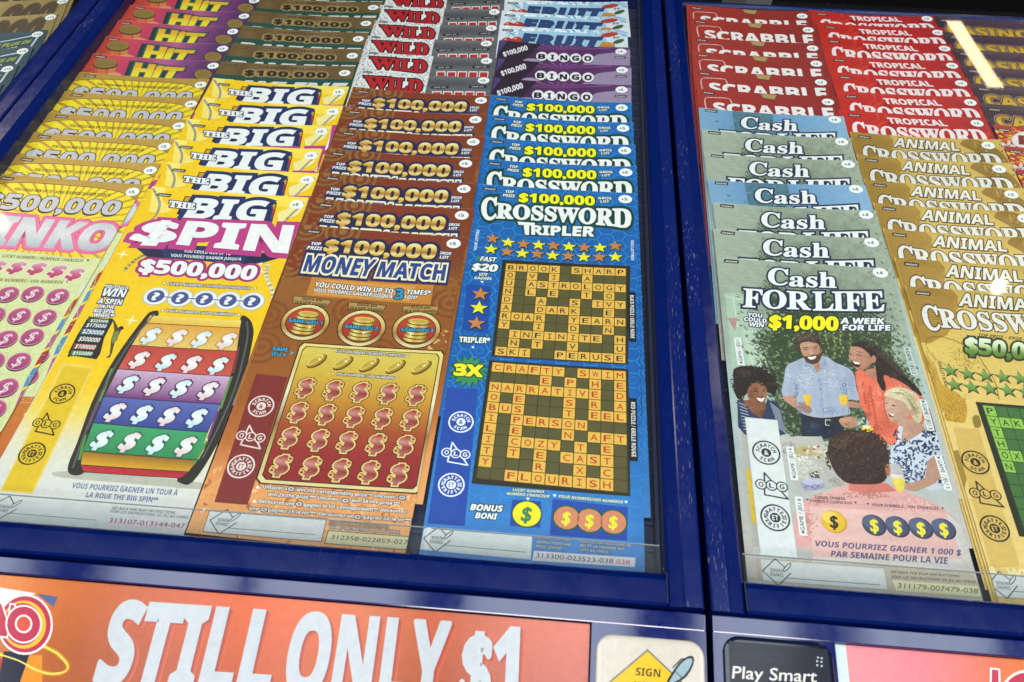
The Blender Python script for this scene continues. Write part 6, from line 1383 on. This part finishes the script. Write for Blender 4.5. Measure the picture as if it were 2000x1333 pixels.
# ------------------------------------------------------------------ front panel under the cases, sloping away towards the customer
FA = math.radians(11.6)
def onf(x, t, n=0.0): return (x, 136.2-t*math.cos(FA)-n*math.sin(FA), 7.0-t*math.sin(FA)+n*math.cos(FA))
def fbox(m_, x0, x1, t0, t1, n0, n1, mi=0):
    q = [(x0, t0), (x1, t0), (x1, t1), (x0, t1)]
    return m_.hull([onf(x, t, n0) for x, t in q], [onf(x, t, n1) for x, t in q], mi)
def front(label, x0, x1, s0, s1, tt=7.0, tb=54, th=70):
    org = onf((x0+x1)/2, th); o = empty('front_panel', tuple(v*MM for v in org), label, 'front panel', 'blue panels along the counter edge')
    m_ = MB(); fbox(m_, x0, x1, 0, tt, -9, 0); m_.build('top_bar', M_GLOSSBLUE, o, org, .5, 2)
    m_ = MB(); fbox(m_, x0, x1, tb, th, -9, 0); m_.build('bottom_bar', M_GLOSSBLUE, o, org, .5, 2)
    if s0 > x0+1: m_ = MB(); fbox(m_, x0, s0, tt, tb, -9, -.02); m_.build('side_plate', M_GLOSSBLUE, o, org)
    if s1 < x1-1: m_ = MB(); fbox(m_, s1, x1, tt, tb, -9, -.02); m_.build('side_plate', M_GLOSSBLUE, o, org)
    m_ = MB(); fbox(m_, s0, s1, tt, tb, -9, -5); m_.build('recess_back', M_BLACK, o, org)
    return o
front('blue front panel below the middle case framing the orange sign', -376.8, 72.4, -340, 25.6)
front('blue front panel below the right case framing the pink and orange sign', 75.2, 535, 124.6, 500)
front('blue front panel below the far left case', -845, -378.6, -800, -420)

def fplace(u0, t0, n): 
    x, y, z = onf(u0, t0, n)
    ex, ey, ez = Vector((1, 0, 0)), Vector((0, math.cos(FA), math.sin(FA))), Vector((0, -math.sin(FA), math.cos(FA)))
    return Matrix(((ex.x, ey.x, ez.x, x*MM), (ex.y, ey.y, ez.y, y*MM), (ex.z, ey.z, ez.z, z*MM), (0, 0, 0, 1)))
def fmap(u0, t0, n):
    o = np.array(onf(u0, t0, n)); nn = np.array([0, -math.sin(FA), math.cos(FA)]); ey = np.array([0, -math.cos(FA), -math.sin(FA)])
    def f(px):
        d = ray(px); Cc = np.array([0, 0, CAMH]); t = ((o-Cc)@nn)/(d@nn); P = Cc+d*t-o; return np.array([P[0], P@ey])
    return f

# orange sign in the middle recess
def art_sign():
    u0, t0 = -339.6, 7.4; A = Art(364.6, 46, fmap(u0, t0, -2.6))
    A.grid(0, 0, 364.6, 46, 48, 10, lambda u, v: ugrad(90, 364.6, 'c47a36', 'c46a2e', 'bc562c', 'bc562e', 'c26234', 'bc5e40', 'b66454')(u, v)*(1-.16*np.sin(u*.045+.6)[..., None])*(1.12-.3*np.clip(v/30, 0, 1)[..., None]), 0)  # ink lightened towards the top edge, a painted reflection
    A.crop(0, 1040, .25)
    A.poly([(-200, 400), (280, 478), (120, 560), (-200, 600)], C('dedbd4'), .6); A.poly([(285, 478), (452, 505), (418, 582), (360, 540)], C('4a5c80'), .6)
    A.poly([(30, 930), (240, 930), (150, 1190), (-40, 1300)], C('14182c'), .8); A.poly([(-300, 1000), (30, 990), (-20, 1180), (-300, 1300)], C('a83c26'), .7)
    A.poly([(220, 960), (330, 960), (330, 1300), (100, 1300)], C('d6861f'), .7)
    for w, c in ((1.9, 'd8941c'), (1.1, 'ecb822'), (.45, 'f6e07a')): A.line([(330, 885), (450, 950), (528, 1040), (500, 1090), (400, 1105), (280, 1075), (150, 1005), (0, 955)], w, C(c), 1+w*-.2, smooth=5)
    wh, rd = C('eee2e0'), C('b02a44')
    A.pell((195, 720), 218, 238, wh, 2); A.pell((195, 720), 203, 222, rd, 2.3); A.pell((188, 722), 172, 188, C('dcae2c'), 2.6); A.pell((178, 718), 146, 166, rd, 2.8)
    A.poly([(-60, 550), (20, 545), (60, 680), (75, 552), (128, 560), (60, 830), (-30, 820), (-100, 660)], wh, 3); A.poly([(-60, 565), (10, 558), (62, 720), (85, 565), (115, 570), (52, 815), (-20, 808)], rd, 3.3)
    A.pell((185, 718), 142, 150, wh, 3.6); A.pell((185, 718), 130, 138, rd, 3.9); A.pell((185, 716), 68, 72, wh, 4.2); A.pell((185, 716), 54, 58, C('cc4a34'), 4.5)
    A.crop(0, 0, 1); sh, wt_ = C('9a4430'), C('b6bdc1')
    for s, q in (('STILL', [(228, 1177), (553, 1199), (520, 1352), (183, 1333)]), ('ONLY', [(580, 1200), (880, 1219), (866, 1372), (551, 1353)]), ('1', [(970, 1228), (1013, 1230), (1007, 1382), (962, 1379)]), ('$', [(910, 1235), (964, 1239), (953, 1374), (896, 1370)])):
        for d, cl in ((9, 'c25a3a'), (6, 'b04c34'), (3, '9c4030')): A.text(s, *[(p[0]+d, p[1]+d*.8) for p in q], C(cl), 'b', k=3-d*.1, wt=.06)
        A.text(s, *q, wt_, 'b', k=4, wt=.06)
    return A, fplace(u0, t0, -2.6)
A, pl = art_sign()
o = build_sheet('sign_poster', A, None, 0, 0, 0, 0, mats=M_POSTER, teeth=False, place=pl)
tag(o, 'orange sign with tall white letters reading STILL ONLY $1', 'sign', 'signs set into the front panel')
def art_sign2():
    u0, t0 = 125.2, 7.2; A = Art(374, 46, fmap(u0, t0, -2.6))
    A.grid(0, 0, 374, 46, 24, 6, lambda u, v: ugrad(0, 130, 'd88a8c', 'd6707a', 'd0683e', 'd4802c', 'd88c3a')(u, v), 0)
    A.rect(0, 0, 4.6, 46, C('c4d2d2'), .4)
    A.crop(1350, 1080, .325); wh, rd = C('eee2e0'), C('b02a44')
    A.poly([(1796, 690), (1856, 698), (1870, 1100), (1790, 1100)], wh, 2); A.poly([(1806, 700), (1846, 705), (1858, 1100), (1800, 1100)], rd, 2.4)
    A.pell((2010, 900), 165, 195, wh, 3); A.pell((2010, 900), 150, 180, rd, 3.3); A.pell((2010, 900), 80, 100, wh, 3.6); A.pell((2010, 900), 66, 86, C('cc4a34'), 3.9)
    return A, fplace(u0, t0, -2.6)
A, pl = art_sign2()
o = build_sheet('sign_poster', A, None, 0, 0, 0, 0, mats=M_POSTER, teeth=False, place=pl)
tag(o, 'pink and orange sign with part of a red letter', 'sign', 'signs set into the front panel')

def badge(name, label, u0, u1, t0, t1, material, art, hgt=1.6, r=6.5, group='rounded badges on the front panel'):
    org = onf((u0+u1)/2, t1); b = empty(name, tuple(v*MM for v in org), label, 'badge', group)
    def ring(d, n):
        pts = []
        for cx, cy, a0 in ((u1-r, t1-r, 0), (u0+r, t1-r, 90), (u0+r, t0+r, 180), (u1-r, t0+r, 270)):
            for j in range(9):
                a = math.radians(a0+j*90/8); pts.append(onf(cx+(r-d)*math.cos(a), cy+(r-d)*math.sin(a), n))
        return pts
    m_ = MB(); lv = [ring(0, .02), ring(0, hgt*.45), ring(.5, hgt*.8), ring(1.6, hgt)]
    n = len(lv[0])
    for q in lv: m_.v += q
    for a in range(len(lv)-1):
        for i in range(n): j = (i+1) % n; m_.f.append([a*n+i, a*n+j, (a+1)*n+j, (a+1)*n+i]); m_.mi.append(0)
    m_.f.append([(len(lv)-1)*n+i for i in range(n)]); m_.mi.append(0); m_.f.append(list(range(n))[::-1]); m_.mi.append(0)
    pl_ = m_.build('plate', material, b, org)
    for q in pl_.data.polygons: q.use_smooth = False
    A, pm = art
    o = build_sheet('badge_print', A, None, 0, 0, 0, 0, mats=M_POSTER, teeth=False, place=pm, paper=A.paper, thick=.05)
    o.parent = b; o.matrix_parent_inverse = b.matrix_world.inverted() if False else Matrix.Translation(-Vector(b.location)); return b
u0, t0 = 30.0, 13.4; A = Art(39, 36, fmap(u0, t0, 2.6)); A.paper = 'c6c0b2'
A.grid(0, 0, 39, 36, 4, 4, C('c6c0b2'), 0); A.crop(850, 1040, .275)
A.poly([(1510, 826), (1800, 1100), (1480, 1385), (1200, 1090)], C('7c7468'), 1); A.poly([(1510, 845), (1780, 1100), (1480, 1365), (1222, 1088)], C('e0b414'), 1.3)
dk = C('2a2418')
A.text('SIGN', (1428, 960), (1604, 972), (1600, 1028), (1424, 1014), dk, 'b', k=2, wt=-.005); A.text('YOUR', (1416, 1056), (1610, 1070), (1606, 1126), (1410, 1110), dk, 'b', k=2, wt=-.005); A.text('TICKET', (1390, 1150), (1620, 1168), (1616, 1222), (1384, 1204), dk, 'b', k=2, wt=-.005)
A.poly([(1838, 884), (1800, 878), (1738, 922), (1684, 995), (1640, 1075), (1690, 1085), (1786, 1026), (1836, 940)], C('1c1c20'), 3, smooth=2); A.poly([(1826, 898), (1798, 894), (1746, 934), (1700, 1000), (1664, 1064), (1694, 1066), (1774, 1014), (1822, 938)], C('8ea8b0'), 3.4, smooth=2)
A.line([(1820, 888), (1750, 900), (1690, 960)], .5, C('1c1c20'), 3.6); A.line([(1706, 985), (1752, 1028)], .4, C('3c4a50'), 3.6)
badge('sign_badge', 'cream rounded badge with yellow diamond and pen saying SIGN YOUR', 27.7, 71.3, 11.3, 52, M_CARD, (A, fplace(u0, t0, 1.75)))
u0, t0 = 81.2, 10.2; A = Art(39.6, 36, fmap(u0, t0, 1.7)); A.paper = '0a0f1c'
A.grid(0, 0, 39.6, 36, 4, 4, C('0b1120'), 0); A.crop(1350, 1080, .325)
A.text('Play Smart', (252, 682), (758, 708), (752, 780), (246, 754), C('d4d2cc'), 'n', k=1, wt=.02)
for p in ((757, 652), (782, 656), (757, 676), (784, 681), (762, 630), (784, 634)): A.pell(p, 7, 6, C('aebcb6'), 1, n=10)
for y in (590, 606, 622, 640): A.line([(215, y), (560, y+14)], .12, C('22303c'), .6)  # reflection of blinds painted on as faint lines
badge('smart_badge', 'dark glossy rounded badge reading Play Smart', 79.0, 123.0, 7.8, 50, M_DARKBADGE, (A, fplace(u0, t0, 1.75)))

# ------------------------------------------------------------------ tickets
ORD = ['top', 'second from the top', 'third from the top', 'fourth from the top', 'fifth from the top', 'sixth from the top', 'lowest']
def run(look, group, art, pos, z0=0.0, front=False, paper='e8e6e0', alt=None, curl=.6, bow=-1.5, vcut=58, ang=None, name='lottery_ticket', teeth=True, extra=None):
    n = len(pos)
    for i, (tl, tr) in enumerate(pos):
        last = i == n-1
        lk, a = look, art
        if alt and i in alt[0]: a = alt[1]; lk = alt[2]
        org, an, z = slot(tl, tr, ang, z0)
        rn = random.Random(i*7+len(look))
        o = build_sheet(name, a, org, an, z, curl*(.6+.8*rn.random()), (-.5 if (last and front) else bow*(1-.05*i)), paper, seed=i, vcut=None if (last and front) or (extra == i) else vcut, teeth=teeth)
        if n <= 7: w = ('lowest' if last else ORD[i])
        pre = 'fully shown ' if (last and front) else ''
        tag(o, '%s%s, %s in its fanned stack' % (pre, lk, w), 'ticket', group)
aw, am, ab, ac, acb, aa, ar, ay = art_wheel(), art_match(), art_blue(), art_cash(), art_cash(True), art_animal(), art_red(), art_rays()
run('red to purple ticket with yellow letters', 'red to purple tickets', art_hit(), [((277, -19), (515, -4)), ((250, 11), (497, 26)), ((222, 41), (476, 56)), ((197, 72), (458, 89)), ((175, 106), (436, 122))], paper='d8c8c4')
run('yellow ray-burst ticket with silver 500,000', 'yellow ray-burst tickets', ay, [((147, 141), (410, 156)), ((120, 179), (392, 193)), ((92, 220), (367, 235)), ((55, 259), (342, 275)), ((20, 303), (316, 321)), ((-18, 340), (283, 363))], front=True, paper='d8c088', extra=4)
run('green ticket with bronze band and 100,000', 'green and bronze tickets', art_payline(), [((533, -33), (757, -22)), ((514, -4), (744, 5)), ((495, 22), (734, 36)), ((474, 52), (720, 66)), ((457, 86), (707, 98)), ((436, 121), (691, 131))], .35, paper='8c7850', teeth=False)
run('yellow ticket with white navy-edged letters', 'yellow wheel tickets', aw, [((417, 154), (682, 171)), ((398, 193), (670, 209)), ((369, 234), (646, 247)), ((342, 275), (630, 294)), ((327, 319), (624, 341)), ((298, 367), (604, 389))], .35, True, 'f0e4b0', curl=.8)
run('white and silver ticket with red slab letters', 'white and silver tickets', art_wild(), [((755, -15), (984, -10)), ((747, 12), (980, 20)), ((736, 41), (975, 51)), ((721, 71), (966, 81)), ((716, 102), (967, 115)), ((705, 139), (961, 153))], paper='d8d8d8', teeth=False)
run('brown ticket with gold 100,000 numerals', 'brown gold-numeral tickets', am, [((691, 171), (960, 189)), ((675, 211), (947, 226)), ((661, 252), (946, 269)), ((641, 291), (931, 311)), ((627, 338), (931, 360)), ((616, 390), (925, 411)), ((590, 441), (912, 466))], 0, True, 'c8a090')
run('white ticket with blue letters and painted fruit', 'white fruit tickets', art_fruit(), [((987, -1), (1224, 5)), ((981, 22), (1224, 34)), ((976, 51), (1225, 61))], .3, teeth=False)
run('purple ticket with lettered white balls', 'purple ball tickets', art_bingo(), [((979, 80), (1227, 94)), ((974, 116), (1230, 130)), ((966, 153), (1230, 168))], .3, paper='8c7c94', teeth=False)
run('bright blue ticket with white slab word', 'bright blue puzzle tickets', ab, [((960, 187), (1232, 202)), ((955, 226), (1236, 242)), ((951, 270), (1239, 285)), ((944, 312), (1243, 327)), ((935, 361), (1242, 379))], .3, True, 'b8d0e4', extra=3)
run('dark red ticket with rounded tile outline', 'dark red letter-tile tickets', art_tile(), [((1342, 10), (1582, 24)), ((1347, 37), (1596, 51)), ((1350, 72), (1604, 86)), ((1354, 102), (1609, 116)), ((1356, 137), (1619, 152)), ((1361, 174), (1635, 190))], .3, paper='d8a49c', teeth=False, curl=.6)
run('green-grey leafy ticket with white serif word', 'leafy and sky tickets', ac, [((1367, 212), (1645, 229)), ((1374, 255), (1657, 272)), ((1379, 300), (1670, 315)), ((1384, 353), (1687, 363)), ((1393, 397), (1709, 413)), ((1396, 449), (1718, 467)), ((1401, 504), (1737, 526))], .3, True, 'd4dcd4',
    alt=((0, 3), acb, 'sky-blue ticket with white serif word'))
run('bright red foil ticket with white slab word', 'bright red puzzle tickets', ar, [((1581, 20), (1819, 29)), ((1595, 45), (1842, 56)), ((1602, 72), (1856, 87)), ((1611, 109), (1870, 120)), ((1624, 142), (1886, 154)), ((1635, 179), (1904, 191)), ((1642, 215), (1916, 231))], 0, paper='d87068', teeth=False)
run('gold foil ticket with animal shapes', 'gold foil puzzle tickets', aa, [((1659, 259), None), ((1672, 304), None), ((1687, 352), None), ((1704, 398), None), ((1723, 448), None), ((1745, 505), None), ((1766, 561), None)], 0, True, 'd8c080', ang=ANG3, teeth=False)
run('purple foil ticket with big gold letters', 'purple gold-letter tickets', art_casino(), [((1822, 31), None), ((1840, 64), None), ((1858, 96), None), ((1875, 129), None), ((1893, 164), None), ((1913, 203), None)], .2, paper='7c6474', ang=ANG3)
run('red ticket with white flower and yellow flecks', 'red flower tickets', art_flower(), [((1938, 245), None), ((1960, 287), None), ((1983, 332), None)], .2, paper='c87068', ang=ANG3, teeth=False)
run('tan ticket with large brown numerals', 'tan numeral tickets', art_tan(), [(None, (160, -38)), (None, (137, -4)), (None, (114, 27))], .2, paper='c8b890', ang=ANGL)
run('teal ticket with pale lines and green words', 'teal tickets', art_teal(), [(None, (94, 59)), (None, (66, 92)), (None, (37, 126)), (None, (6, 163))], .2, paper='507080', ang=ANGL, teeth=False)

# ------------------------------------------------------------------ dark store behind and the counter the cases stand on
MB().box(-1200, 1200, -60, 1500, -70, -60).build('counter', M_COUNTER).__setitem__('kind', 'structure')
MB().box(-4000, 4000, 5200, 5220, -70, 2600).build('back_wall', M_COUNTER).__setitem__('kind', 'structure')
o = MB().box(150, 178, 735, 775, -60, -12).build('metal_bracket', M_GREY, None, (164, 755, -60), 1.0); o.location = (164*MM, 755*MM, -60*MM); o.rotation_euler = (0, 0, .4)
tag(o, 'small grey metal block standing behind the right display case', 'bracket')
bpy.data.objects.remove(_to, do_unlink=True); bpy.data.curves.remove(_tc)
